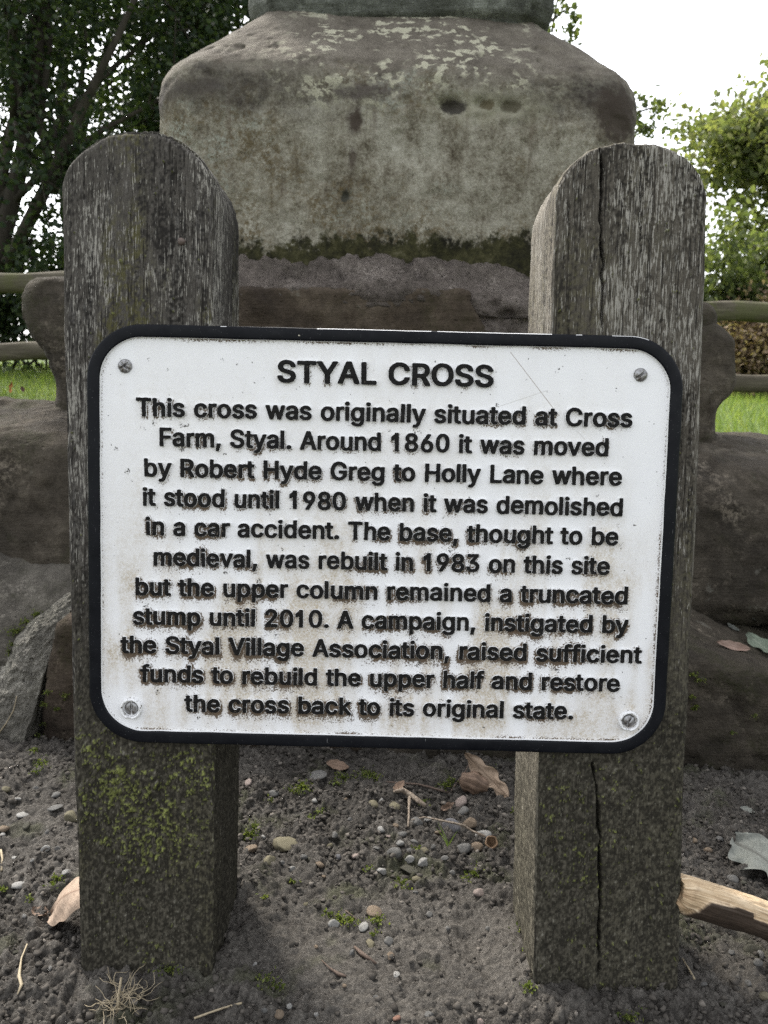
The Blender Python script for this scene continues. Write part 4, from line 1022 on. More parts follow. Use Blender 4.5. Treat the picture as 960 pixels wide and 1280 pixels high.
# two hair-line scratches near the upper right corner
po = M_white.coord(); sx_, sy_, sz_ = M_white.sep(po)
def scratch(a, b, w, col_, st):
    global cw
    A, B = S(*a, 0.004), S(*b, 0.004)
    L_ = math.hypot(B[0] - A[0], B[1] - A[1]); tx, tz = (B[0] - A[0]) / L_, (B[1] - A[1]) / L_
    al = M_white.math('ADD', M_white.math('MULTIPLY', M_white.math('SUBTRACT', sx_, A[0]), tx), M_white.math('MULTIPLY', M_white.math('SUBTRACT', sz_, A[1]), tz))
    ac = M_white.math('ABSOLUTE', M_white.math('SUBTRACT', M_white.math('MULTIPLY', M_white.math('SUBTRACT', sx_, A[0]), tz), M_white.math('MULTIPLY', M_white.math('SUBTRACT', sz_, A[1]), tx)))
    m = M_white.math('LESS_THAN', ac, w)
    m = M_white.math('MULTIPLY', m, M_white.math('LESS_THAN', M_white.math('ABSOLUTE', M_white.math('SUBTRACT', al, L_ / 2)), L_ / 2))
    cw = M_white.mix(M_white.math('MULTIPLY', m, st), cw, col_)
scratch((638, 440), (699, 520), 0.00035, (.22, .17, .13), 0.75)
scratch((621, 509), (685, 488), 0.0003, (.35, .33, .30), 0.5)
scratch((720, 538), (735, 553), 0.0003, (.35, .33, .30), 0.5)
M_white.color(cw)
M_white.rough(M_white.ramp(gsum, [(0.6, 0.36), (0.85, 0.85)]))
M_white.bump(M_white.noise(180, 4), 0.12, 0.0008)
yp = 0.0042 + 0.0003 * fbm(q3 * 12, 3, 505)
panel = make_mesh('panel', np.stack([pu, yp, pzz], 1), grid_faces(NPx, NPz), M_white.m, SIGN, attrs={'grime': gr, 'stain': stain})

# fixings
M_metal = Mat('galvanised_screw', 0.42, 0.5)
M_metal.b.inputs['Metallic'].default_value = 0.75
M_metal.color(M_metal.mix(M_metal.ramp(M_metal.noise(260, 4, 0.7), [(0.4, 0.0), (0.66, 1.0)]), (.34, .34, .345), (.10, .085, .07)))
M_metal.bump(M_metal.noise(400, 3), 0.3, 0.0008)
M_boss = Mat('worn_white_boss', 0.5, 0.4)
M_boss.color(M_boss.mix(M_boss.ramp(M_boss.noise(300, 4, 0.7), [(0.55, 0.0), (0.64, 1.0)]), (.72, .72, .72), (.10, .085, .06)))
def dome(rad, hgt, slots, y0):
    n, m = 40, 14
    V = []; Fc = []
    for j in range(m + 1):
        f = j / m; r = rad * f
        yb = -hgt * math.sqrt(max(0, 1 - f ** 2.4)) if j < m else 0.0015
        for k in range(n):
            a = 2 * math.pi * k / n
            x, z = r * math.cos(a), r * math.sin(a); yy = yb
            for sa in slots:
                d_ = abs(x * math.sin(sa) - z * math.cos(sa))
                yy += 0.0022 * math.exp(-(d_ / 0.00075) ** 2) * (1 if f < 0.95 else 0)
            V.append((x, yy + y0, z))
    for j in range(m):
        for k in range(n): Fc.append((j * n + k, (j + 1) * n + k, (j + 1) * n + (k + 1) % n, j * n + (k + 1) % n))
    return V, Fc
def place(o, px, py, off):
    u_, w_ = S(px, py, off); o.location = (u_, 0, w_)
def screw(px, py, rad, hgt, slots, lab, boss=False):
    V, Fc = dome(rad, hgt, slots, 0.0042)
    o = make_mesh('screw', np.array(V), Fc, M_metal.m, SIGN)
    place(o, px, py, 0.003); o['label'] = lab
    if boss:
        mb = MB(); pr_ = [(rad * 1.12, 0.0038), (rad * 1.12, 0.0006), (rad * 1.20, -0.0008), (rad * 1.38, -0.0008), (rad * 1.50, 0.0010), (rad * 1.56, 0.0046)]
        V = []; Fc = []; n = 44
        for r_, y_ in pr_:
            for k in range(n):
                a = 2 * math.pi * k / n
                gap = 1.0 if math.cos(a + math.pi / 2 + 0.12) < 0.985 else 0.0
                V.append((r_ * math.cos(a), y_ + (1 - gap) * 0.003, r_ * math.sin(a)))
        for j in range(len(pr_) - 1):
            for k in range(n): Fc.append((j * n + k, (j + 1) * n + k, (j + 1) * n + (k + 1) % n, j * n + (k + 1) % n))
        b = make_mesh('collar', np.array(V), Fc, M_boss.m, o)
screw(156, 457.5, 0.0074, 0.0046, [R(35), R(140)], 'domed screw head beside the upper left corner')
screw(801, 468.5, 0.0072, 0.0046, [R(40)], 'domed screw head in the upper right corner')
screw(164, 885.5, 0.0076, 0.0022, [R(92)], 'recessed screw in a worn white collar, lower left', True)
screw(786, 901, 0.0072, 0.0034, [R(60)], 'recessed screw in a worn white collar, lower right', True)

# ------------------------------------------------------------------ post-and-rail fence round the monument
M_rail = Mat('old_fence_wood', 0.9, 0.2)
rv = M_rail.coord((2.0, 28, 28))
rc_ = M_rail.ramp(M_rail.noise(2.0, 5, 0.7, rv), [(0.3, (.045, .038, .028)), (0.55, (.085, .074, .054)), (0.75, (.15, .132, .10))])
rc_ = M_rail.mix(M_rail.ramp(M_rail.noise(5, 6, 0.7), [(0.48, 0.0), (0.62, 0.7)]), rc_, (.07, .075, .028))
M_rail.color(rc_)
M_rail.bump(M_rail.noise(3.0, 5, 0.7, rv), 0.5, 0.01)
FENCE = thing('rail_fence', 'low wooden post-and-rail fence on the grass behind the stone base', 'fence', (0, 4.5, 0))
def rail(parent, a, b, hgt, dep, seed):
    a, b = Vector(a), Vector(b); n = 60
    V = []; Fc = []; k = 12
    for i in range(n + 1):
        t = i / n; c = a.lerp(b, t)
        c.z += 0.02 * math.sin(t * 5 + seed) + 0.008 * math.sin(t * 17 + seed * 2); c.y += 0.01 * math.sin(t * 9 + seed)
        for j in range(k):
            an = 2 * math.pi * j / k + math.pi / 12
            cx, cz = math.cos(an), math.sin(an)
            sq = (abs(cx) ** 3.5 + abs(cz) ** 3.5) ** (-1 / 3.5)
            w = 1 + 0.10 * math.sin(i * .31 + j * 1.7 + seed) * math.sin(i * .083 + seed)
            V.append((c.x, c.y + cx * sq * dep * w, c.z + cz * sq * hgt * w))
    for i in range(n):
        for j in range(k): Fc.append((i * k + j, (i + 1) * k + j, (i + 1) * k + (j + 1) % k, i * k + (j + 1) % k))
    Fc.append(tuple(range(k))); Fc.append(tuple(n * k + j for j in range(k))[::-1])
    return make_mesh('rail', np.array(V) - np.array(parent.location), Fc, M_rail.m, parent)
FY = 4.5
fp = [-3.1, -1.15, 0.75, 2.75, 4.7]; fp = [-5.0] + fp
def fz(x, k):
    top = np.interp(x, [-5, -2.0, 1.95, 5], [1.33, 1.235, 1.085, 0.98])
    return float(top - (0, 0.375, 0.75)[k])
for x0, x1 in zip(fp[:-1], fp[1:]):
    for k in range(3):
        rail(FENCE, (x0 - .03, FY, fz(x0, k)), (x1 + .03, FY + .01, fz(x1, k)), 0.046 if k else 0.05, 0.035, x0 * 3 + k)
for x in fp:
    zg = float(ground_macro(x, FY)); zt = fz(x, 0) + 0.10
    V, Fc = cube_grid((.055, .055, (zt - zg + .3) / 2), 0.03)
    p = V * np.array((.055, .055, (zt - zg + .3) / 2)); p[:, 2] += (zt + zg - .3) / 2
    p[:, 2] -= (p[:, 2] > zt - .01) * 0.3 * np.abs(p[:, 0])
    p += 0.006 * np.stack([vnoise(p * 14 + x, 5), vnoise(p * 14 + x, 6), 0 * p[:, 0]], 1)
    make_mesh('fence_post', p + np.array((x, 0.075, 0)), Fc, M_rail.m, FENCE)

# ------------------------------------------------------------------ trees
def bark(name, a, b):
    m = Mat(name, 0.95, 0.1)
    v = m.coord((6, 6, 1.2))
    m.color(m.ramp(m.noise(2.2, 6, 0.7, v), [(0.3, a), (0.7, b)])); m.bump(m.noise(3, 6, 0.7, v), 0.6, 0.03)
    return m.m
M_bark = bark('dark_bark', (.022, .019, .016), (.060, .052, .043))
M_bark2 = bark('grey_bark', (.06, .052, .042), (.14, .125, .10))
def leafmat(name, c0, c1, c2, trans):
    m = Mat(name, 0.6, 0.12)
    oi = m.attr('rnd'); 
    c = m.ramp(oi, [(0.0, c0), (0.5, c1), (1.0, c2)])
    m.color(c)
    t = m.n('BsdfTranslucent'); m.link(m.mix(1.0, c, (1.6, 1.75, 0.8), 'MULTIPLY'), t.inputs['Color'])
    mx = m.n('MixShader'); mx.inputs[0].default_value = trans
    m.link(m.b.outputs[0], mx.inputs[1]); m.link(t.outputs[0], mx.inputs[2])
    out = [n for n in m.nt.nodes if n.type == 'OUTPUT_MATERIAL'][0]
    m.link(mx.outputs[0], out.inputs['Surface'])
    return m.m
M_leaf_dk = leafmat('dark_oak_leaves', (.013, .022, .013), (.022, .034, .018), (.045, .060, .024), 0.28)
M_leaf_lt = leafmat('hazed_tree_leaves', (.090, .105, .050), (.142, .158, .074), (.21, .205, .095), 0.42)  # haze over the far tree put in as muted leaf colour
M_leaf_md = leafmat('shrub_leaves', (.055, .068, .032), (.085, .105, .046), (.135, .148, .062), 0.38)
M_leaf_br = leafmat('dead_brown_leaves', (.09, .06, .038), (.15, .105, .07), (.23, .18, .12), 0.3)
def leaf_cloud(name, cen, size, mat, parent, seed, loc, droop=0.3, aspect=0.62):
    g = np.random.default_rng(seed)
    n = len(cen)
    nrm = g.standard_normal((n, 3)); nrm[:, 2] += 0.7; nrm /= np.linalg.norm(nrm, axis=1, keepdims=True)
    ax = g.standard_normal((n, 3)); ax[:, 2] -= droop
    ax -= nrm * (ax * nrm).sum(1, keepdims=True); ax /= np.linalg.norm(ax, axis=1, keepdims=True)
    sd = np.cross(nrm, ax)
    L = size * g.uniform(0.6, 1.25, (n, 1)); W = L * aspect * g.uniform(0.8, 1.2, (n, 1))
    f = g.uniform(0.1, 0.35, (n, 1))
    # six-point leaf, folded along the rib
    v = [cen - ax * L * .5, cen - ax * L * .12 + sd * W * .5 + nrm * W * f, cen + ax * L * .22 + sd * W * .42 + nrm * W * f, cen + ax * L * .5,
         cen + ax * L * .22 - sd * W * .42 + nrm * W * f, cen - ax * L * .12 - sd * W * .5 + nrm * W * f]
    V = np.stack(v, 1).reshape(-1, 3)
    b = np.arange(n) * 6
    Fc = np.concatenate([np.stack([b, b + 1, b + 2, b + 3], 1), np.stack([b, b + 3, b + 4, b + 5], 1)])
    rnd = np.repeat(g.random(n), 6)
    return make_mesh(name, V - np.array(loc), Fc, mat, parent, smooth=False, attrs={'rnd': rnd})
def tree(name, label, base, lean, height, crown_c, crown_r, n_limb, n_leaf, leaf, mat, barkm, seed, trunk_r=0.16, group='trees beyond the fence', clump=0.34, per=30, hollow=0.25, forks=None, extra=None):
    rr = random.Random(seed); g = np.random.default_rng(seed)
    base = Vector(base); root = thing(name, label, 'tree', base, group=group)
    mb = MB()
    n = 12; top = base + Vector((lean[0], lean[1], height))
    pts = []; rad = []
    for i in range(n + 1):
        t = i / n; p = base.lerp(top, t) + Vector((0.10 * math.sin(t * 5 + seed), 0.08 * math.sin(t * 4 + seed * 2), -0.15 if i == 0 else 0))
        pts.append(p); rad.append(trunk_r * (1 - 0.72 * t) * (1.35 if i == 0 else 1))
    V, Fc = tube(pts, rad, 10, wob=0.06, seed=seed); mb.add(V, Fc)
    tips = []
    cc, cr = Vector(crown_c), Vector(crown_r)
    for k in range(n_limb):
        t0 = rr.uniform(0.22, 0.98); s = base.lerp(top, t0)
        for _ in range(40):
            d = Vector((rr.gauss(0, 1), rr.gauss(0, 1), rr.gauss(0, 1))).normalized() * rr.uniform(0.55, 1.0)
            e = cc + Vector((d.x * cr.x, d.y * cr.y, d.z * cr.z))
            if e.z > s.z - 1.2: break
        m1 = s.lerp(e, 0.45) + Vector((rr.uniform(-.25, .25), rr.uniform(-.25, .25), rr.uniform(0.0, 0.5)))
        r0 = trunk_r * (1 - .7 * t0) * rr.uniform(0.35, 0.6)
        path = [s, s.lerp(m1, .5) + Vector((0, 0, .08)), m1, m1.lerp(e, .5) + Vector((rr.uniform(-.15, .15), 0, rr.uniform(-.1, .15))), e]
        V, Fc = tube(path, [r0, r0 * .8, r0 * .6, r0 * .38, r0 * .15], 7, wob=.05, seed=seed + k); mb.add(V, Fc)
        tips += [(path[3], .9), (e, 1.0)]
        for j in range(4):
            a = path[rr.choice((2, 3, 3))].lerp(path[rr.choice((3, 4))], rr.random())
            b = a + Vector((rr.gauss(0, .5) * cr.x * .35, rr.gauss(0, .5) * cr.y * .35, rr.gauss(-.05, .4) * cr.z * .32))
            V, Fc = tube([a, a.lerp(b, .5) + Vector((0, 0, .06)), b], [r0 * .3, r0 * .2, r0 * .07], 5, seed=seed + k * 7 + j); mb.add(V, Fc)
            tips += [(a.lerp(b, .6), .8), (b, 1.0)]
    for path, r0 in (forks or []):
        path = [Vector(p) for p in path]
        V, Fc = tube(path, [r0 * (1 - .75 * i / (len(path) - 1)) for i in range(len(path))], 8, wob=.05, seed=seed); mb.add(V, Fc)
        tips += [(path[-1], 1.0), (path[-2], .7)]
    trunk = make_mesh('trunk', np.array(mb.V) - np.array(base), mb.F, barkm, root)
    tp = np.array([t[0][:] for t in tips])
    idx = g.integers(0, len(tp), n_leaf // per)
    sub = tp[idx] + g.normal(0, clump * 0.9, (len(idx), 3)) * np.array([1, 1, .8])
    cen = np.repeat(sub, per, 0) + g.normal(0, clump * .42, (len(idx) * per, 3)) * np.array([1, 1, .75])
    if extra is not None: cen = np.concatenate([cen, extra])
    leaf_cloud('crown', cen, leaf, mat, root, seed, base)
    return root
def gz(x, y): return float(ground_macro(x, y))
def at(px, py, Y): return tuple(P(px, py, Y))
b1 = (-4.50, 9.6, gz(-4.50, 9.6)); b2 = (-4.10, 8.2, gz(-4.10, 8.2)); b3 = (-1.9, 10.6, gz(-1.9, 10.6))
tree('oak_tree', 'dark tree with a thick upright trunk at the far left edge', b1, (.05, 0, 5.5), 5.5, (-4.6, 9.6, 4.3), (1.9, 1.6, 2.5), 16, 13000, .072, M_leaf_dk, M_bark, 11, .15, clump=.30)
tree('oak_tree', 'dark tree with slanting forked limbs, behind the left post', b2, (1.25, 0.2, 5.0), 5.0, (-2.7, 8.6, 4.0), (1.5, 1.5, 2.6), 18, 14000, .066, M_leaf_dk, M_bark, 12, .11, clump=.28,
     forks=[([at(10, 330, 8.2), at(65, 220, 8.1), at(105, 130, 8.0), at(150, 40, 8.0), at(185, -40, 8.1)], .07), ([at(70, 240, 8.1), at(50, 150, 8.3), at(62, 60, 8.4), at(60, -30, 8.4)], .055)])
tree('oak_tree', 'dark dense tree rising behind the left shoulder of the big stone', b3, (.1, 0, 5.0), 5.0, (-1.95, 10.6, 4.4), (1.45, 1.5, 2.4), 18, 20000, .080, M_leaf_dk, M_bark, 13, .15)
tree('oak_tree', 'tall leafy tree standing behind the three dark trees on the left', (-5.2, 14.5, gz(-5.2, 14.5)), (.1, 0, 6.0), 6.0, (-4.6, 14.5, 5.2), (3.3, 2.0, 3.2), 16, 9000, .11, M_leaf_dk, M_bark, 14, .2)
tree('lime_tree', 'sunlit pale green tree beyond the right post', (9.8, 18.2, gz(9.8, 18.2)), (.2, 0, 6.0), 6.0, (9.9, 18, 4.7), (3.4, 2.6, 3.4), 46, 62000, .155, M_leaf_lt, M_bark2, 15, .2, clump=.46)
# slim tree hidden by the stone: only a few sprigs show at its right
sprigs = [([(1.05, 8.0, 2.0), at(700, 250, 7.6), at(770, 175, 7.4), at(798, 140, 7.4), at(836, 128, 7.4)], .022), ([at(770, 175, 7.4), at(806, 160, 7.4), at(826, 158, 7.4)], .010), ([at(770, 175, 7.4), at(796, 122, 7.4)], .008),
          ([(1.05, 8.0, 2.2), (1.3, 7.8, 4.0), at(672, 40, 7.4), at(697, 20, 7.4), at(712, 8, 7.4)], .02), ([at(672, 40, 7.4), at(690, 50, 7.4), at(716, 50, 7.4)], .008), ([at(690, 40, 7.4), at(700, -20, 7.4), at(690, -60, 7.4)], .01)]
ge = np.random.default_rng(99)
ex = np.concatenate([np.array(at(x, y, 7.4))[None] + ge.normal(0, s, (int(n * 1.6), 3)) for x, y, s, n in ((800, 128, .05, 16), (815, 140, .06, 22), (832, 135, .05, 14), (806, 160, .06, 18), (828, 160, .05, 12), (796, 118, .03, 5),
      (690, 14, .06, 20), (704, 12, .05, 12), (718, 13, .03, 4), (688, 34, .05, 12), (711, 52, .02, 4), (727, 54, .012, 2), (695, -20, .08, 26), (684, 44, .04, 8))])
tree('slim_tree', 'slim tree behind the big stone, only a few leafy sprigs showing at its right', (1.05, 8.05, gz(1.05, 8.05)), (.1, 0, 3.0), 3.0, (0.55, 8.2, 2.9), (.42, .5, .8), 6, 1300, .055, M_leaf_md, M_bark2, 16, .06, forks=sprigs, extra=ex, clump=.09)
# shrubs under the trees
def shrub(label, base, size, n, leaf, mat, seed, stems=9, group='shrubs beyond the fence', name='shrub'):
    base = Vector(base); root = thing(name, label, 'shrub', base, group=group)
    rr = random.Random(seed); g = np.random.default_rng(seed); mb = MB(); tips = []
    for k in range(stems):
        e = base + Vector((rr.uniform(-1, 1) * size[0], rr.uniform(-1, 1) * size[1], rr.uniform(.45, 1.0) * size[2]))
        m = base.lerp(e, .5) + Vector((rr.uniform(-.1, .1), 0, .1))
        V, Fc = tube([base + Vector((rr.uniform(-.4, .4) * size[0], 0, -.1)), m, e], [.022, .014, .005], 5); mb.add(V, Fc); tips += [m, e, m.lerp(e, .5)]
    make_mesh('stems', np.array(mb.V) - np.array(base), mb.F, M_bark, root)
    c = np.array([t[:] for t in tips])[g.integers(0, len(tips), n // 20)] + g.normal(0, .16, (n // 20, 3))
    c = np.concatenate([c, np.stack([base.x + g.uniform(-1, 1, n // 40) * size[0], base.y + g.uniform(-1, 1, n // 40) * size[1], base.z + g.uniform(0.05, .9, n // 40) * size[2]], 1)])
    cen = np.repeat(c, 20, 0) + g.normal(0, .12, (len(c) * 20, 3)); cen[:, 2] = np.maximum(cen[:, 2], base.z + .02)
    leaf_cloud('foliage', cen, leaf, mat, root, seed, base)
    return root
shrub('dark green shrub below the left trees, beyond the fence', (-5.4, 12.6, gz(-5.4, 12.6)), (1.7, .6, 1.9), 7000, .10, M_leaf_dk, 31, 16)
shrub('dark shrub behind the left post, beyond the fence', (-2.6, 12.8, gz(-2.6, 12.8)), (1.4, .6, 1.7), 5500, .10, M_leaf_dk, 32, 12)
shrub('mid green bush right of the stone, above the fence rails', (5.3, 12.6, gz(5.3, 12.6)), (1.0, .6, 2.4), 7000, .10, M_leaf_md, 33, 14)
shrub('brown withered bush seen between the fence rails on the right', (5.0, 11.6, gz(5.0, 11.6)), (.6, .35, 1.25), 3000, .075, M_leaf_br, 34, 12)
shrub('bushy green shrub beyond the right end of the fence', (7.0, 12.9, gz(7.0, 12.9)), (1.1, .6, 1.9), 5000, .10, M_leaf_md, 35, 12)

# meadow grass on the bank
g = np.random.default_rng(5)
ng = 52000
X_ = g.uniform(-7.5, 7.5, ng); Y_ = 3.0 + 11 * g.random(ng) ** 1.1
keep = (np.abs(X_) > 1.0) | (Y_ > 4.2); X_, Y_ = X_[keep], Y_[keep]; ng = len(X_)
Z_ = ground_macro(X_, Y_); hh_ = g.uniform(.05, .15, ng); an = g.uniform(0, 2 * np.pi, ng); ln_ = g.normal(0, .05, (ng, 2))
wd = .006 + .0012 * Y_ / 3
Bx, By = np.cos(an) * wd / 2, np.sin(an) * wd / 2
V = np.stack([np.stack([X_ - Bx, Y_ - By, Z_ - .01], 1), np.stack([X_ + Bx, Y_ + By, Z_ - .01], 1), np.stack([X_ + ln_[:, 0], Y_ + ln_[:, 1], Z_ + hh_], 1)], 1).reshape(-1, 3)
M_grass = leafmat('meadow_grass', (.075, .115, .026), (.12, .165, .042), (.20, .22, .07), 0.42)
go = make_mesh('grass', V, np.arange(ng * 3).reshape(-1, 3), M_grass, None, False, attrs={'rnd': np.repeat(g.random(ng), 3)})
tag(go, 'bright green grass on the bank behind the stone base', 'grass', kind='stuff')

# ------------------------------------------------------------------ small things lying about (set down on whatever surface lies there)
bpy.context.view_layer.update()
DG = bpy.context.evaluated_depsgraph_get()
def hit(px, py):
    ok, loc, nrm, idx, ob, _ = SC.ray_cast(DG, Vector((0, 0, CAM_Z)), raydir(px, py).normalized())
    return (Vector(loc), Vector(nrm), ob) if ok else (P(px, py, 1.1), Vector((0, 0, 1)), None)
def mpp(loc):                                         # metres across one photo pixel there
    return (loc - Vector((0, 0, CAM_Z))).dot(Vector((0, CP, -SP))) / F_PX
def stone_mat(name, a, b, patch=None):
    m = Mat(name, 0.88, 0.12)
    c = m.mix(m.ramp(m.noise(140, 5, 0.7), [(0.3, 0.0), (0.7, 1.0)]), a, b)
    c = m.mix(0.5, c, m.ramp(m.noise(900, 3, .7), [(.28, .2), (.5, .5), (.75, .85)]), 'OVERLAY')
    if patch: c = m.mix(m.ramp(m.noise(70, 4, 0.7), [(0.5, 0.0), (0.6, .8)]), c, patch)
    m.color(c); m.bump(m.noise(400, 4, .7), .4, .001)
    return m.m
SM = {'grey': stone_mat('grey_pebble', (.075, .074, .070), (.15, .147, .14), (.05, .045, .038)), 'white': stone_mat('white_quartz', (.16, .158, .15), (.29, .285, .27), (.10, .09, .075)),
      'buff': stone_mat('buff_pebble', (.10, .088, .060), (.18, .16, .115), (.06, .062, .028)), 'tan': stone_mat('tan_pebble', (.10, .076, .055), (.19, .15, .11), (.06, .048, .035)),
      'blue': stone_mat('blue_grey_pebble', (.065, .068, .078), (.13, .135, .148), (.11, .085, .06)), 'dark': stone_mat('dark_stone', (.035, .033, .028), (.07, .065, .055), (.036, .04, .018)),
      'pink': stone_mat('pinkish_pebble', (.13, .105, .092), (.23, .19, .17)), 'red': stone_mat('reddish_stone', (.14, .075, .055), (.20, .12, .09))}
def ico(sub=3):
    bm = bmesh.new(); bmesh.ops.create_icosphere(bm, subdivisions=sub, radius=1)
    V = np.array([v.co[:] for v in bm.verts]); Fc = np.array([[v.index for v in f.verts] for f in bm.faces]); bm.free()
    return V, Fc
IV, IF = ico(3)
shapes = []
for k in range(6):
    g = np.random.default_rng(60 + k)
    V = IV.copy()
    for _ in range(3 + k % 4 * 2):                    # knock flats off it, more for the angular ones
        nn = g.normal(size=3); nn /= np.linalg.norm(nn); c = g.uniform(.42, .78)
        dd_ = V @ nn; V = V - np.where(dd_ > c, (dd_ - c) * .88, 0)[:, None] * nn
    V = V * (1 + 0.10 * fbm(V * 1.3 + k * 5, 3, 70 + k) + .03 * fbm(V * 5 + k, 3, 80 + k))[:, None]
    shapes.append(V * np.array([1.0, g.uniform(.65, .9), g.uniform(.5, .72)]))
PB = {}
def pebble(px, py, size, col, label=None, group=None, shape=None, up=1.0, sink=0.36, name='pebble', cat='stone'):
    loc, nrm, ob = hit(px, py + size * 0.15)
    s = size * mpp(loc) / 2 * 1.06
    k = shape if shape is not None else random.randrange(6)
    key = (k, col)
    if key not in PB:
        o = make_mesh(name, shapes[k], IF, SM[col]); PB[key] = o
    else:
        o = PB[key].copy(); COL.objects.link(o); o.name = name
        for kk in ('label', 'category', 'group'):
            if kk in o: del o[kk]
    o.scale = (s, s, s * up)
    o.rotation_euler = (random.uniform(-.25, .25), random.uniform(-.25, .25), random.uniform(0, 6.28))
    o.location = loc + Vector((0, 0, s * up * 0.6 * (1 - 2 * sink)))
    tag(o, label, cat, group)
    return o
HEAP, HEAP_L = 'pebbles in the heap between the posts', 'small pebble in the loose heap beside the acorn twig, between the posts'
BAR, BAR_L = 'pebbles on the bare soil between the posts', 'small pebble pressed into the trodden soil between the posts'
LFT, LFT_L = 'stones on the soil left of the left post', 'small stone on the soil left of the left post'
RGT, RGT_L = 'stones by the log', 'small stone on the soil beside the log at the right'
UP_, UP_L = 'pebbles beside the mossy buff stone', 'small pebble in the crumbly soil near the mossy buff stone'
notable = [
 (357, 1053, 40, 'buff', 'largest loose stone, buff and mossy, beside the foot of the left post', 3, .6), (564, 1031, 25, 'blue', 'round blue-grey pebble under the twig stalk', 0, 1.0),
 (604, 1042, 21, 'white', 'pale angular stone just above the acorn cup', 4, .9), (577, 1059, 23, 'grey', 'grey pebble below the twig, left of the acorn cup', 1, .8),
 (529, 1076, 19, 'white', 'angular white stone at the lower end of the pebble heap', 5, .8), (510, 1086, 25, 'dark', 'broad dark greenish stone at the bottom of the pebble heap', 2, .8),
 (493, 1066, 19, 'grey', 'tall grey stone standing up in the pebble heap', 4, 1.3), (587, 1028, 20, 'tan', 'brownish pebble between the blue-grey one and the pale angular one', 1, 1.0),
 (576, 1001, 22, 'pink', 'pale wrinkled stone just below the curled leaf', 3, .9), (600, 1114, 18, 'pink', 'smooth pinkish pebble alone beside the right post', 0, .7),
 (417, 1154, 15, 'white', 'pale round pebble beside the moss in the middle of the bare soil', 0, 1.0), (454, 1157, 15, 'white', 'flat pale pebble right of the moss on the bare soil', 1, .6),
 (468, 1137, 24, 'tan', 'flat tan stone above the moss on the bare soil', 4, .5), (464, 1179, 19, 'buff', 'yellowish stone below the moss on the bare soil', 5, .7),
 (496, 1218, 13, 'white', 'single white pebble on the dark soil at the bottom middle', 2, 1.0), (349, 1267, 15, 'tan', 'buff pointed stone at the bottom edge beside the left post', 4, 1.0),
 (397, 966, 24, 'grey', 'flat grey-brown slab stone just below the sign', 4, .4), (29, 1016, 18, 'white', 'flat whitish stone, upper one left of the left post', 4, .5),
 (56, 1060, 13, 'white', 'pale angular stone midway left of the left post', 5, 1.0), (23, 1105, 20, 'white', 'pale grey wedge stone lowest at the left edge', 4, .8),
 (67, 1008, 23, 'grey', 'flat grey stone half sunk left of the left post', 3, .4), (90, 1020, 20, 'buff', 'ochre stone leaning against the left post', 5, 1.2),
 (940, 1186, 22, 'dark', 'dark round stone under the log at the right', 0, .9), (956, 1244, 18, 'buff', 'buff stone cut off by the lower right edge', 3, .8), (916, 1097, 15, 'grey', 'grey stone lying between the log and the big grey leaf', 1, .8),
 (337, 1074, 19, 'buff', 'mossy yellowish pebble below the largest buff stone', 0, .8), (313, 1061, 20, 'tan', 'brown lump of stone beside the foot of the left post', 2, 1.0), (394, 1000, 10, 'white', 'tiny white pebble right of the bright moss tuft', 0, .8),
 (467, 1004, 14, 'buff', 'square yellowish stone left of the pale bent twigs', 4, .9), (492, 1007, 19, 'buff', 'yellow-grey stone under the pale bent twig', 3, .9), (422, 1070, 11, 'blue', 'small bluish white pebble in the crumbly soil', 5, 1.0)]
for a in notable: pebble(a[0], a[1], a[2], a[3], a[4], None, a[5], a[6])
for a in [(477, 1036, 12, 'white'), (503, 1042, 15, 'grey'), (494, 1032, 10, 'tan'), (521, 1027, 16, 'grey'), (535, 1024, 11, 'white'), (579, 1013, 18, 'grey'), (588, 1038, 9, 'white'), (595, 1058, 19, 'tan'), (511, 1073, 14, 'white'), (478, 1088, 15, 'white'),
          (522, 1098, 14, 'buff'), (512, 1062, 11, 'grey'), (530, 1063, 14, 'buff'), (519, 1053, 14, 'grey'), (548, 1040, 10, 'tan'), (541, 1057, 9, 'grey'), (500, 1053, 10, 'white'), (470, 1060, 9, 'grey'), (556, 1072, 10, 'grey'), (486, 1045, 8, 'pink'), (565, 1090, 9, 'grey')]:
    pebble(*a, HEAP_L, HEAP)
for a in [(486, 1175, 14, 'grey'), (537, 1142, 10, 'grey'), (362, 1257, 9, 'white'), (318, 1205, 8, 'white'), (395, 1183, 6, 'tan'), (488, 1195, 14, 'tan'), (537, 1268, 12, 'grey'), (496, 1272, 11, 'red'), (599, 1276, 12, 'pink'), (440, 1190, 9, 'grey'), (330, 1262, 9, 'grey'), (520, 1115, 8, 'grey'), (382, 1130, 7, 'buff'), (560, 1160, 8, 'grey'), (430, 1232, 7, 'tan'), (610, 1160, 7, 'grey'), (470, 1246, 7, 'grey'), (395, 1268, 7, 'white')]:
    pebble(*a, BAR_L, BAR)
for a in [(18, 1072, 9, 'white'), (70, 993, 14, 'grey'), (33, 1031, 14, 'dark'), (5, 1035, 15, 'tan'), (3, 1043, 9, 'white'), (7, 986, 12, 'buff'), (83, 1090, 11, 'white'), (23, 998, 9, 'white'), (58, 1040, 9, 'grey'), (45, 985, 8, 'grey'), (72, 1060, 8, 'grey'), (12, 1120, 9, 'dark'), (30, 1145, 8, 'grey'), (20, 1190, 9, 'dark'), (62, 1210, 8, 'grey'), (40, 1075, 6, 'white')]:
    pebble(*a, LFT_L, LFT)
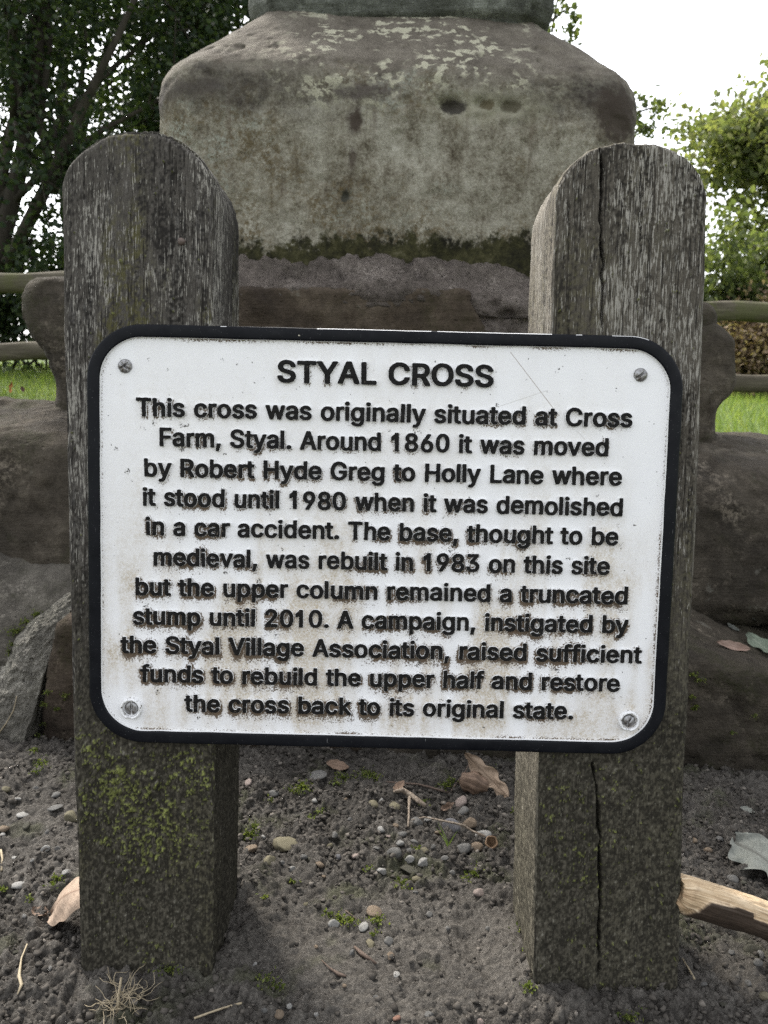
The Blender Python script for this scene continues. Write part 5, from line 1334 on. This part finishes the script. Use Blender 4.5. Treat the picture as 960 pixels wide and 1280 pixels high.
for a in [(930, 1103, 10, 'dark'), (952, 1193, 14, 'grey'), (947, 1202, 12, 'grey'), (896, 1171, 12, 'dark'), (915, 1190, 9, 'grey'), (880, 1230, 9, 'grey'), (905, 1255, 10, 'dark'), (935, 1228, 9, 'grey'), (868, 1050, 9, 'tan'), (885, 1062, 11, 'tan'), (900, 1048, 9, 'grey'), (955, 1015, 8, 'grey')]:
    pebble(*a, RGT_L, RGT)
for a in [(342, 991, 14, 'grey'), (380, 1070, 10, 'grey'), (310, 977, 14, 'pink'), (418, 1043, 10, 'grey'), (366, 1086, 11, 'white'), (444, 1069, 13, 'pink'), (476, 1000, 8, 'white'), (433, 998, 9, 'tan'), (360, 1098, 9, 'dark'), (412, 1056, 8, 'buff'), (400, 1080, 12, 'tan'), (386, 1074, 8, 'dark'), (330, 1046, 8, 'white'), (405, 1095, 8, 'tan'), (352, 1078, 8, 'grey'), (438, 1024, 8, 'grey'), (455, 1052, 9, 'dark'), (372, 1020, 8, 'dark')]:
    pebble(*a, UP_L, UP_)

# crumbs of soil: nobody could count them
CV, CF = ico(1)
g = np.random.default_rng(8)
nc_ = 16000
cx = g.uniform(-.62, .62, nc_ * 3); cy = g.uniform(.76, 1.42, nc_ * 3)
dens = np.interp(cx, gx, np.arange(len(gx))).astype(int), np.interp(cy, gy, np.arange(len(gy))).astype(int)
ci = dens[1] * len(gx) + dens[0]
keep = g.random(len(cx)) < np.clip(crumb[ci] - .22, 0.02, 1) ** 1.5 * (0.35 + 0.65 * sst(-.3, .4, fbm(xyz(cx * 16, cy * 16, 0 * cx), 3, 77)))
cx, cy, ci = cx[keep][:nc_], cy[keep][:nc_], ci[keep][:nc_]
n = len(cx)
sz = 0.0009 + 0.0036 * g.random(n) ** 3.0
sv = CV[None] * (1 + .42 * g.standard_normal((n, len(CV), 1)).clip(-1.2, 1.4)) * sz[:, None, None] * np.array([1, 1, .8])
cv = sv + np.stack([cx, cy, pz[ci] + sz * .35], 1)[:, None]
cf = (CF[None] + (np.arange(n) * len(CV))[:, None, None]).reshape(-1, 3)
M_crumb = Mat('crumbled_soil', 0.92, 0.2)
M_crumb.color(M_crumb.mix(0.4, M_crumb.attr('Col', 'Color'), M_crumb.ramp(M_crumb.noise(900, 3), [(.3, .25), (.7, .75)]), 'OVERLAY'))
tone = np.where(g.random(n) < .05, 2.4, g.uniform(.6, 1.35, n))
cr = make_mesh('soil_crumbs', cv.reshape(-1, 3), cf, M_crumb.m, None, False, cols={'Col': np.repeat(np.array([.055, .049, .042])[None] * tone[:, None], len(CV), 0)})
tag(cr, 'loose crumbs of dark soil strewn over the ground round the posts', 'soil crumbs', kind='stuff')

# moss and tiny seedlings
M_moss = leafmat('moss_green', (.048, .064, .016), (.090, .115, .028), (.17, .185, .055), 0.35)
mv, mf, mr_ = [], [], []
def moss(px, py, rad, n, size=0.0032, hgt=0.007):
    global mv
    for _ in range(n):
        a, r = g.uniform(0, 6.28), rad * abs(g.normal(0, .5))
        loc, nrm, ob = hit(px + r * math.cos(a), py + r * math.sin(a) * .6)
        if ob is None or ob.name.startswith(('rim', 'panel', 'post_body')): continue
        c = loc + nrm * g.uniform(0, hgt)
        ax = (nrm * .8 + Vector(g.normal(0, .7, 3))).normalized(); sd = ax.cross(Vector(g.normal(0, 1, 3))).normalized()
        s = size * g.uniform(.5, 1.3); o = len(mv)
        for q_ in (c - ax * s * .6, c + sd * s * .4 + ax * s * .1, c + ax * s * .8, c - sd * s * .4 + ax * s * .1): mv.append(tuple(q_))
        mf.append((o, o + 1, o + 2, o + 3)); mr_.append(g.random() if True else 0)
for a in [(378, 985, 16, 260), (365, 988, 8, 70), (430, 972, 14, 110), (455, 968, 16, 150), (470, 972, 10, 70), (420, 978, 10, 50), (315, 1042, 12, 150), (318, 1033, 9, 60), (308, 1047, 8, 50), (365, 1102, 7, 40), (558, 981, 13, 130), (566, 976, 8, 50), (464, 970, 9, 60), (529, 1002, 8, 40), (520, 1060, 6, 40),
          (593, 1092, 18, 70), (585, 1098, 12, 40), (502, 1106, 14, 60), (500, 1100, 8, 30), (50, 955, 12, 110), (44, 965, 8, 50), (72, 1098, 11, 80), (66, 1106, 8, 40), (38, 1124, 7, 40), (4, 1111, 8, 60), (425, 1150, 16, 150), (440, 1153, 12, 80), (470, 1150, 14, 90), (410, 1143, 10, 50), (468, 1168, 8, 40),
          (655, 1160, 14, 120), (650, 1140, 8, 50), (660, 1185, 10, 90), (648, 1120, 7, 40), (330, 1225, 20, 70), (345, 1235, 14, 50), (212, 1212, 20, 120), (660, 1235, 14, 60), (790, 1272, 20, 90), (20, 790, 14, 220), (33, 778, 10, 120), (46, 768, 9, 110), (18, 806, 9, 120), (14, 815, 8, 80), (56, 880, 6, 60), (60, 865, 6, 60), (50, 905, 7, 70), (48, 920, 6, 60), (42, 938, 7, 70), (82, 868, 8, 70), (72, 885, 7, 40),
          (867, 885, 5, 60), (865, 870, 4, 40), (870, 881, 4, 40), (865, 842, 9, 70), (875, 850, 9, 50), (943, 893, 6, 30), (914, 915, 5, 24), (640, 1015, 4, 20), (600, 968, 9, 40), (612, 962, 9, 50), (330, 1122, 7, 30), (460, 1087, 6, 30), (400, 1014, 8, 30), (388, 1022, 6, 30), (337, 1000, 8, 30)]:
    moss(*a)
mo_ = make_mesh('moss', np.array(mv), mf, M_moss, None, False, attrs={'rnd': np.repeat(np.array(mr_), 4)})
tag(mo_, 'bright green moss in tufts on the soil and along the stones', 'moss', kind='stuff')
def blades(name, label, cat, px, py, n, length, mat, spread=4, lean=.4, w=.0016, seed=1):
    gg = np.random.default_rng(seed); loc0 = hit(px, py)[0]; V, Fc = [], []
    for k in range(n):
        b = loc0 + Vector((gg.normal(0, spread) * .001, gg.normal(0, spread) * .001, -.002))
        d = Vector((gg.normal(0, lean), gg.normal(0, lean) , 1)).normalized(); L = length * gg.uniform(.6, 1.1)
        sd = Vector((1, gg.normal(0, .4), 0)).normalized(); o = len(V)
        for j in range(5):
            t = j / 4; c = b + d * L * t + Vector((d.x, d.y, -.4)) * L * .35 * t * t; ww = w * (1 - t ** 2) + .0001
            V += [tuple(c - sd * ww / 2 - loc0), tuple(c + sd * ww / 2 - loc0)]
        for j in range(4): Fc.append((o + 2 * j, o + 2 * j + 1, o + 2 * j + 3, o + 2 * j + 2))
    o = make_mesh(name, np.array(V), Fc, mat, None, attrs={'rnd': np.full(len(V), .4)}, loc=loc0)
    return tag(o, label, cat)
blades('grass_tuft', 'single thin green grass shoot standing among the pebbles', 'grass', 561, 1057, 3, .034, M_grass, 1.5, .25, .0022, 4)
M_straw = Mat('dry_straw', .7, .3); M_straw.color(M_straw.mix(M_straw.noise(200), (.20, .16, .10), (.38, .32, .22)))
def strand(mb, pts, r, seed=0, n=6):
    V, Fc = tube(pts, r, n, wob=.08, seed=seed); mb.add(V, Fc)
# withered root tuft at the foot of the left post
mb = MB(); l0 = hit(155, 1262)[0]
gg = np.random.default_rng(3)
for k in range(46):
    a = l0 + Vector((gg.normal(0, .012), gg.normal(0, .010), .002 + abs(gg.normal(0, .006)))); p_ = [a]
    d = Vector((gg.normal(0, 1), gg.normal(0, .8), gg.normal(.2, .5))).normalized()
    for j in range(6):
        d = (d + Vector(gg.normal(0, .45, 3))).normalized(); q_ = p_[-1] + d * .0055; q_.z = max(q_.z, l0.z + .001); p_.append(q_)
    strand(mb, [v - l0 for v in p_], [.00045, .0004, .0004, .00035, .0003, .0003, .0002], k, 4)
strand(mb, [Vector((-.006, -.004, -.002)), Vector((-.007, .006, .012)), Vector((-.006, .014, .026))], [.0022, .0017, .0012], 1, 6)
tag(mb.build('root_tuft', M_straw.m, loc=l0), 'tangle of pale withered roots in front of the left post', 'dead roots')
def stalk(name, label, cat, pix, r, mat, lift=.002):
    pts = [hit(x, y)[0] + Vector((0, 0, lift)) for x, y in pix]; l = pts[0].copy(); mb = MB()
    strand(mb, [p - l for p in pts], r, 2, 7)
    return tag(mb.build(name, mat, loc=l), label, cat)
M_twig = Mat('dry_twig', .75, .3); M_twig.color(M_twig.mix(M_twig.ramp(M_twig.noise(260, 5), [(.35, 0.0), (.65, 1.0)]), (.10, .075, .055), (.29, .24, .185)))
M_twigd = Mat('dark_twig', .75, .3); M_twigd.color(M_twigd.mix(M_twigd.noise(200), (.05, .036, .028), (.12, .085, .065)))
stalk('straw', 'short dry straw lying at the bottom edge beside the left post', 'straw', [(243, 1275), (262, 1268), (280, 1262), (302, 1256)], .0011, M_straw.m)
stalk('straw', 'thin pale straw leaning on the rough split stone at the left', 'straw', [(-6, 925), (8, 906), (17, 890), (21, 872)], .0010, M_straw.m, .003)
stalk('straw', 'short yellow straw at the left edge of the picture', 'straw', [(1, 1064), (3, 1075), (2, 1090)], .0015, M_straw.m)
stalk('straw', 'brown wavy stalk on the soil left of the left post', 'straw', [(34, 1182), (27, 1200), (24, 1222), (27, 1233), (22, 1245)], [.0007, .001, .0018, .002, .0006], M_straw.m)
stalk('twig', 'thin dark twig lying behind the pebble heap', 'twig', [(482, 980), (502, 982), (522, 983), (537, 987), (550, 991), (563, 994)], [.0009, .0014, .0013, .0017, .0018, .001], M_twigd.m, .004)
stalk('twig', 'black broken twig on the bare soil in the middle', 'twig', [(402, 1202), (412, 1212), (424, 1220), (432, 1222)], [.0005, .001, .0022, .001], M_twigd.m)
stalk('twig', 'dark flat sliver of bark on the bare soil', 'twig', [(443, 1185), (452, 1194), (470, 1206)], [.0012, .0028, .0012], M_twigd.m)
stalk('twig', 'small yellowish twig on the soil by the right post', 'twig', [(853, 1200), (862, 1215), (868, 1226)], [.0006, .0012, .0014], M_straw.m)
stalk('twig', 'small dark twig below the mossy stones', 'twig', [(432, 1140), (440, 1146), (447, 1152)], .0007, M_twigd.m)
# pale bent twigs in the heap
tw = thing('dead_twig', 'pale bent dead twigs on top of the pebble heap', 'twig', hit(500, 1002)[0])
mb = MB(); L0 = tw.location
pts = [hit(x, y)[0] + Vector((0, 0, h)) - L0 for x, y, h in ((492, 997, .010), (503, 998, .014), (513, 1004, .013), (522, 1008, .010), (532, 1012, .006))]
strand(mb, pts, [.0016, .0042, .0045, .0036, .0032], 5, 10)
pts = [hit(x, y)[0] + Vector((0, 0, h)) - L0 for x, y, h in ((512, 1004, .012), (511, 1016, .008), (511, 1026, .006), (510, 1036, .003))]
strand(mb, pts, [.003, .0017, .0016, .0018], 6, 8)
mb.build('stick', M_twig.m, tw)
# acorn stalk with an empty cup
ac = thing('acorn_twig', 'dry stalk carrying an empty acorn cup, left of the right post', 'twig', hit(600, 1050)[0]); L0 = ac.location
mb = MB()
pts = [hit(x, y)[0] + Vector((0, 0, h)) - L0 for x, y, h in ((514, 1030, .006), (530, 1031, .012), (548, 1036, .014), (568, 1042, .016), (580, 1045, .016), (590, 1050, .014), (606, 1055, .012))]
strand(mb, pts, [.0008, .0014, .0013, .0015, .0022, .0015, .0018], 8, 8)
mb.build('stalk', M_twig.m, ac)
cup_c = hit(614, 1062)[0] + Vector((0, 0, .011)) - L0
V, Fc = [], []
n = 24; prof_c = [(0.0, -.0085), (.005, -.0075), (.0082, -.004), (.0092, .001), (.0086, .0042), (.0074, .0044), (.0066, .001), (.0045, -.004), (0.0, -.0058)]
ax = Vector((-.05, -.80, .60)).normalized(); e1 = ax.cross(Vector((0, 0, 1))).normalized(); e2 = ax.cross(e1)
for r_, h_ in prof_c:
    for k in range(n):
        a = 2 * math.pi * k / n; rr_ = r_ * (1 + .05 * math.sin(5 * a) + .03 * random.uniform(-1, 1))
        V.append(tuple(cup_c + e1 * rr_ * math.cos(a) + e2 * rr_ * math.sin(a) + ax * (h_ + .0006 * math.sin(3 * a))))
for j in range(len(prof_c) - 1):
    for k in range(n): Fc.append((j * n + k, j * n + (k + 1) % n, (j + 1) * n + (k + 1) % n, (j + 1) * n + k))
M_cup = Mat('acorn_cup', .8, .3); M_cup.color(M_cup.mix(M_cup.noise(500, 3), (.09, .055, .03), (.25, .165, .10)))
make_mesh('acorn_cup', np.array(V), Fc, M_cup.m, ac)

# dry leaves
def drymat(name, a, b, vein):
    m = Mat(name, .7, .3)
    c = m.mix(m.ramp(m.noise(60, 5, .7), [(.3, 0.0), (.7, 1.0)]), a, b)
    c = m.mix(m.ramp(m.noise(500, 3, .6), [(.6, 0.0), (.7, .5)]), c, tuple(x * .45 for x in a))
    c = m.mix(m.attr('vein'), c, vein)
    c = m.mix(m.ramp(m.noise(35, 4, .7), [(.55, 0.0), (.66, .55)]), c, tuple(x * .5 for x in a))
    m.color(c); m.bump(m.math('ADD', m.noise(250, 4), m.math('MULTIPLY', m.attr('vein'), -.8)), .6, .001)
    return m.m
ML_tan = drymat('tan_dead_leaf', (.18, .13, .09), (.28, .21, .15), (.13, .09, .06))
ML_pink = drymat('pinkish_dead_leaf', (.22, .16, .115), (.33, .25, .185), (.17, .11, .075))
ML_brown = drymat('brown_dead_leaf', (.10, .065, .043), (.19, .13, .092), (.065, .04, .027))
ML_grey = drymat('grey_green_leaf', (.115, .122, .105), (.17, .175, .155), (.075, .075, .065))
ML_green = drymat('faded_green_leaf', (.10, .125, .09), (.15, .175, .13), (.20, .22, .17))
ML_red = drymat('reddish_leaf', (.17, .11, .085), (.25, .18, .145), (.12, .075, .05))
def leaf(label, base, tip, nrm, width, mat, lobes=0, depth=.35, cup=0.3, curl=0.0, wave=.0, seed=1, stem=0.0, name='dry_leaf', group=None, petiole=None):
    base, tip = Vector(base), Vector(tip); ax = tip - base; L = ax.length; ax.normalize()
    nrm = Vector(nrm); nrm = (nrm - ax * nrm.dot(ax)).normalized(); sd = nrm.cross(ax)
    nu, nv = 31, 61
    V, ve = [], []
    gg = random.Random(seed); ph = gg.uniform(0, 6)
    for j in range(nv):
        t = j / (nv - 1)
        w = (math.sin(math.pi * min(1, t ** .8 * .97 + .02)) ** .75) * (0.75 + .45 * t)
        for i in range(nu):
            s = -1 + 2 * i / (nu - 1); sg = 1 if s > 0 else -1
            wl = w
            if lobes: wl *= 1 - depth * (0.5 + 0.5 * math.cos(2 * math.pi * lobes * t + (0.6 if sg > 0 else 0) + 0.3 * ph)) ** 1.5 * (1 if .08 < t < .93 else .3)
            x = s * wl * width / 2 * (1 + .06 * math.sin(23 * t + sg * 2 + ph))
            zz_ = cup * abs(x) ** 1.6 / (width / 2) ** .6 + wave * width * math.sin(9 * t + 3 * s + ph) * .5 + wave * width * .5 * math.sin(17 * t - 5 * s) * abs(s)
            zz_ += curl * L * (t - .45) ** 2
            fold = 0.05 * width * (1 - abs(s)) * -1
            V.append(tuple(base + ax * (t * L) + sd * x + nrm * (zz_ + fold) - base))
            side = abs(math.sin(math.pi * (t * 7 - abs(s) * 2.2)))
            ve.append(max(math.exp(-(s * wl / .05) ** 2), .55 * math.exp(-(side / .16) ** 2)))
    V2 = np.array(V)
    top = len(V2); N2 = np.array(nrm) * .0004
    Vall = np.concatenate([V2, V2 - N2]); Fc = grid_faces(nu, nv); Fall = np.concatenate([Fc, Fc[:, ::-1] + top])
    o = make_mesh(name, Vall, Fall, mat, None, attrs={'vein': np.array(ve + ve)}, loc=base)
    tag(o, label, 'leaf', group)
    if petiole:
        mb = MB(); strand(mb, [Vector((0, 0, 0)), (Vector(petiole) - base) * .5 + Vector((0, 0, .002)), Vector(petiole) - base], [.0011, .001, .0012], seed, 6)
        mb.build('leaf_stalk', M_twig.m, o)
    return o
h1 = hit(597, 992)[0]; yb = h1.y
leaf('lobed tan oak leaf propped against the right post behind the twig', P(636, 998, yb - .02) + Vector((0, 0, .002)), P(583, 943, yb + .03), (-.35, -.8, .6), .036, ML_tan, 3, .42, -.25, .5, .10, 3)
# crumpled, rolled-up leaf: a hollow shell with raised veins
cc_ = hit(592, 988)[0] + Vector((0, -.004, .014)); M3 = Matrix.Rotation(R(15), 3, 'Y') @ Matrix.Rotation(R(-10), 3, 'Z')
V = []; ve = []; nu, nv = 60, 40
for j in range(nv):
    t = j / (nv - 1)
    for i in range(nu):
        a = R(-140) + R(280) * i / (nu - 1)
        x = (t - .5) * .046; r_ = .0175 * (math.sin(math.pi * (.10 + .84 * t)) ** .6)
        rib = .0012 * math.cos(a * 9 + 2 * t) * (1 - abs(2 * t - 1)) + .0016 * math.sin(14 * t + a)
        r_ += rib
        p_ = M3 @ Vector((x, -r_ * math.cos(a) * .8 , r_ * math.sin(a)))
        V.append(tuple(p_)); ve.append(.7 * max(0, -math.cos(a * 9 + 2 * t)) ** 3)
o = make_mesh('curled_leaf', np.array(V), grid_faces(nu, nv), ML_brown, None, attrs={'vein': np.array(ve)}, loc=cc_)
tag(o, 'rolled-up brown dead leaf with raised veins, under the lobed oak leaf', 'leaf')
stalk('leaf_stem', 'reddish-brown leaf stalk left of the rolled-up leaf', 'twig', [(564, 993), (573, 980), (582, 968), (588, 955)], [.0014, .0011, .001, .0007], M_twigd.m, .006)
hl = hit(75, 1140)[0]
leaf('big pale brown leaf half tucked behind the left post', hit(50, 1146)[0] + Vector((0, 0, .007)), hit(106, 1118)[0] + Vector((.004, .015, .014)), (-.1, -.6, .9), .056, ML_pink, 0, 0, -.35, -.4, .04, 5)
leaf('small dark withered leaf scrap left of the big pale brown leaf', hit(42, 1142)[0] + Vector((0, 0, .004)), hit(62, 1150)[0] + Vector((0, 0, .006)), (.2, -.5, .8), .014, ML_brown, 0, 0, .6, .6, .1, 6)
leaf('large grey-green lobed leaf lying flat beyond the log', hit(985, 1115)[0] + Vector((.02, .01, .016)), hit(926, 1060)[0] + Vector((-.01, 0, .014)), (0, -.2, 1), .115, ML_grey, 3, .30, .05, .1, .05, 7)
leaf('grey-green leaf lying on the lower step at the right edge', hit(968, 822)[0] + Vector((0, -.02, .012)), hit(936, 806)[0] + Vector((0, .01, .014)), (0, -.55, .8), .045, ML_green, 2, .2, .1, .3, .05, 8)
leaf('narrow reddish leaf on the lower step beside the grey-green leaf', hit(934, 814)[0] + Vector((0, -.008, .006)), hit(894, 808)[0] + Vector((0, 0, .006)), (0, -.7, .7), .020, ML_red, 0, 0, .4, .2, .05, 9)
leaf('pale flake of leaf on the lower step tread', hit(909, 781)[0] + Vector((0, 0, .003)), hit(924, 791)[0] + Vector((0, 0, .003)), (0, -.3, .9), .013, ML_grey, 0, 0, .1, .1, .05, 10)
leaf('pale round leaf scrap on the lower step near the right edge', hit(938, 772)[0] + Vector((0, 0, .003)), hit(946, 779)[0] + Vector((0, 0, .003)), (0, -.4, .9), .016, ML_grey, 0, 0, .1, .1, .05, 11)
leaf('small pale leaf on the dark soil under the lower step at the right', hit(925, 1012)[0] + Vector((0, 0, .004)), hit(943, 1019)[0] + Vector((0, 0, .004)), (0, -.5, .9), .010, ML_grey, 0, 0, .4, .1, .05, 12)
leaf('thin pale leaf sliver on the soil behind the log', hit(918, 1044)[0] + Vector((0, 0, .004)), hit(930, 1046)[0] + Vector((0, 0, .004)), (0, -.5, .9), .005, ML_grey, 0, 0, .2, .1, .05, 13)
leaf('small red-brown leaf scrap in the pebble heap', hit(550, 1016)[0] + Vector((0, 0, .004)), hit(566, 1012)[0] + Vector((0, 0, .010)), (0, -.8, .6), .012, ML_brown, 2, .3, .6, .6, .15, 14)
leaf('dull brown leaf lying by the dark twig behind the heap', hit(492, 992)[0] + Vector((0, 0, .002)), hit(504, 980)[0] + Vector((0, 0, .004)), (0, -.5, .9), .014, ML_brown, 0, 0, .2, .2, .05, 15)
leaf('flat brown leaf half buried under the sign', hit(408, 955)[0] + Vector((0, 0, .003)), hit(436, 962)[0] + Vector((0, 0, .003)), (0, -.5, .9), .020, ML_brown, 0, 0, .1, .1, .05, 16)
leaf('orange dry leaf standing on the middle step at the far left', P(12, 491, 1.70), P(14, 477, 1.70), (.8, -1, .1), .008, drymat('orange_leaf', (.42, .17, .05), (.55, .32, .12), (.25, .10, .04)), 2, .5, .8, 1.0, .2, 17)
leaf('small brown leaf on the middle step beside the left post', P(30, 490, 1.70), P(27, 483, 1.70), (.3, -1, .1), .008, ML_brown, 0, 0, .8, 1.0, .1, 18)

# ------------------------------------------------------------------ the broken branch on the right
A_, B_ = hit(844, 1137)[0], hit(1010, 1186)[0]
ra, rb = 0.0222, 0.0225
A_ = A_ + Vector((0, .010, ra * .72)); B_ = B_ + Vector((0, .012, rb * .70))
axl = (B_ - A_); LL = axl.length; axl.normalize(); upv = (Vector((0, 0, 1)) - axl * axl.z).normalized(); sdv = axl.cross(upv)   # sdv points toward the camera or away
if sdv.y > 0: sdv = -sdv
nu, nv = 200, 150
V = np.zeros((nv, nu, 3)); barkness = np.zeros((nv, nu)); tone_ = np.zeros((nv, nu))
tvals = np.linspace(0, 1, nv); av = np.linspace(0, 2 * np.pi, nu, endpoint=False)
for j, t in enumerate(tvals):
    q3 = xyz(np.cos(av) * 1.2, np.sin(av) * 1.2, np.full(nu, t * 5))
    nz_ = fbm(q3, 4, 601); gr2 = fbm(xyz(np.cos(av) * 11, np.sin(av) * 11, np.full(nu, t * 3.2)), 4, 602, .65)
    # bark edge: angle from the top over the front, jumps down in steps along the branch
    edge = 0.86 + 0.14 * nz_ + 0.05 * gr2 + 0.26 * sst(.455, .475, t) + 1.5 * (1 - sst(.02, .16, t))
    front_a = np.arccos(np.clip(np.cos(av), -1, 1))            # 0 at top, pi at bottom
    isfront = np.sin(av) > -0.2
    bk = sst(-.04, .04, front_a / np.pi * 2.2 - np.where(isfront, edge, edge + .35))
    r = (ra + (rb - ra) * t) * (1 + .10 * nz_ + .055 * gr2) + 0.0030 * bk - .003
    endr = 1 - .55 * (1 - sst(0, .05, t)) * (0.5 + .5 * fbm(q3 * 3, 2, 603))
    r = r * endr
    c = A_ + axl * (t * LL) + upv * (.0015 * math.sin(t * 4.2 + .4))
    V[j] = np.array(c) + np.array(upv)[None] * (np.cos(av) * r)[:, None] + np.array(sdv)[None] * (np.sin(av) * r)[:, None]
    barkness[j] = bk; tone_[j] = .5 + .5 * gr2 + .25 * nz_
V = V.reshape(-1, 3); i0 = np.arange((nv - 1) * nu).reshape(-1, nu); i1 = np.roll(i0, -1, 1)
Fc = [tuple(f) for f in np.stack([i0, i1, i1 + nu, i0 + nu], 2).reshape(-1, 4)] + [tuple(range(nu)), tuple((nv - 1) * nu + k for k in range(nu))[::-1]]
M_log = Mat('torn_branch_wood', .75, .25)
w0 = M_log.ramp(M_log.attr('tone'), [(.2, (.24, .155, .085)), (.5, (.46, .34, .21)), (.8, (.62, .50, .35))])
w0 = M_log.mix(M_log.ramp(M_log.noise(30, 5, .7), [(.55, 0.0), (.7, .6)]), w0, (.15, .085, .05))
bkc = M_log.mix(M_log.noise(90, 5, .7), (.024, .017, .012), (.060, .041, .028))
M_log.color(M_log.mix(M_log.attr('bark'), w0, bkc)); M_log.bump(M_log.noise(300, 4, .7), .25, .001)
lg = make_mesh('broken_branch', V - np.array(A_), Fc, M_log.m, None, attrs={'bark': barkness.ravel(), 'tone': tone_.ravel()}, loc=A_)
tag(lg, 'broken branch, torn cream wood above brown bark, beside the right post', 'log')
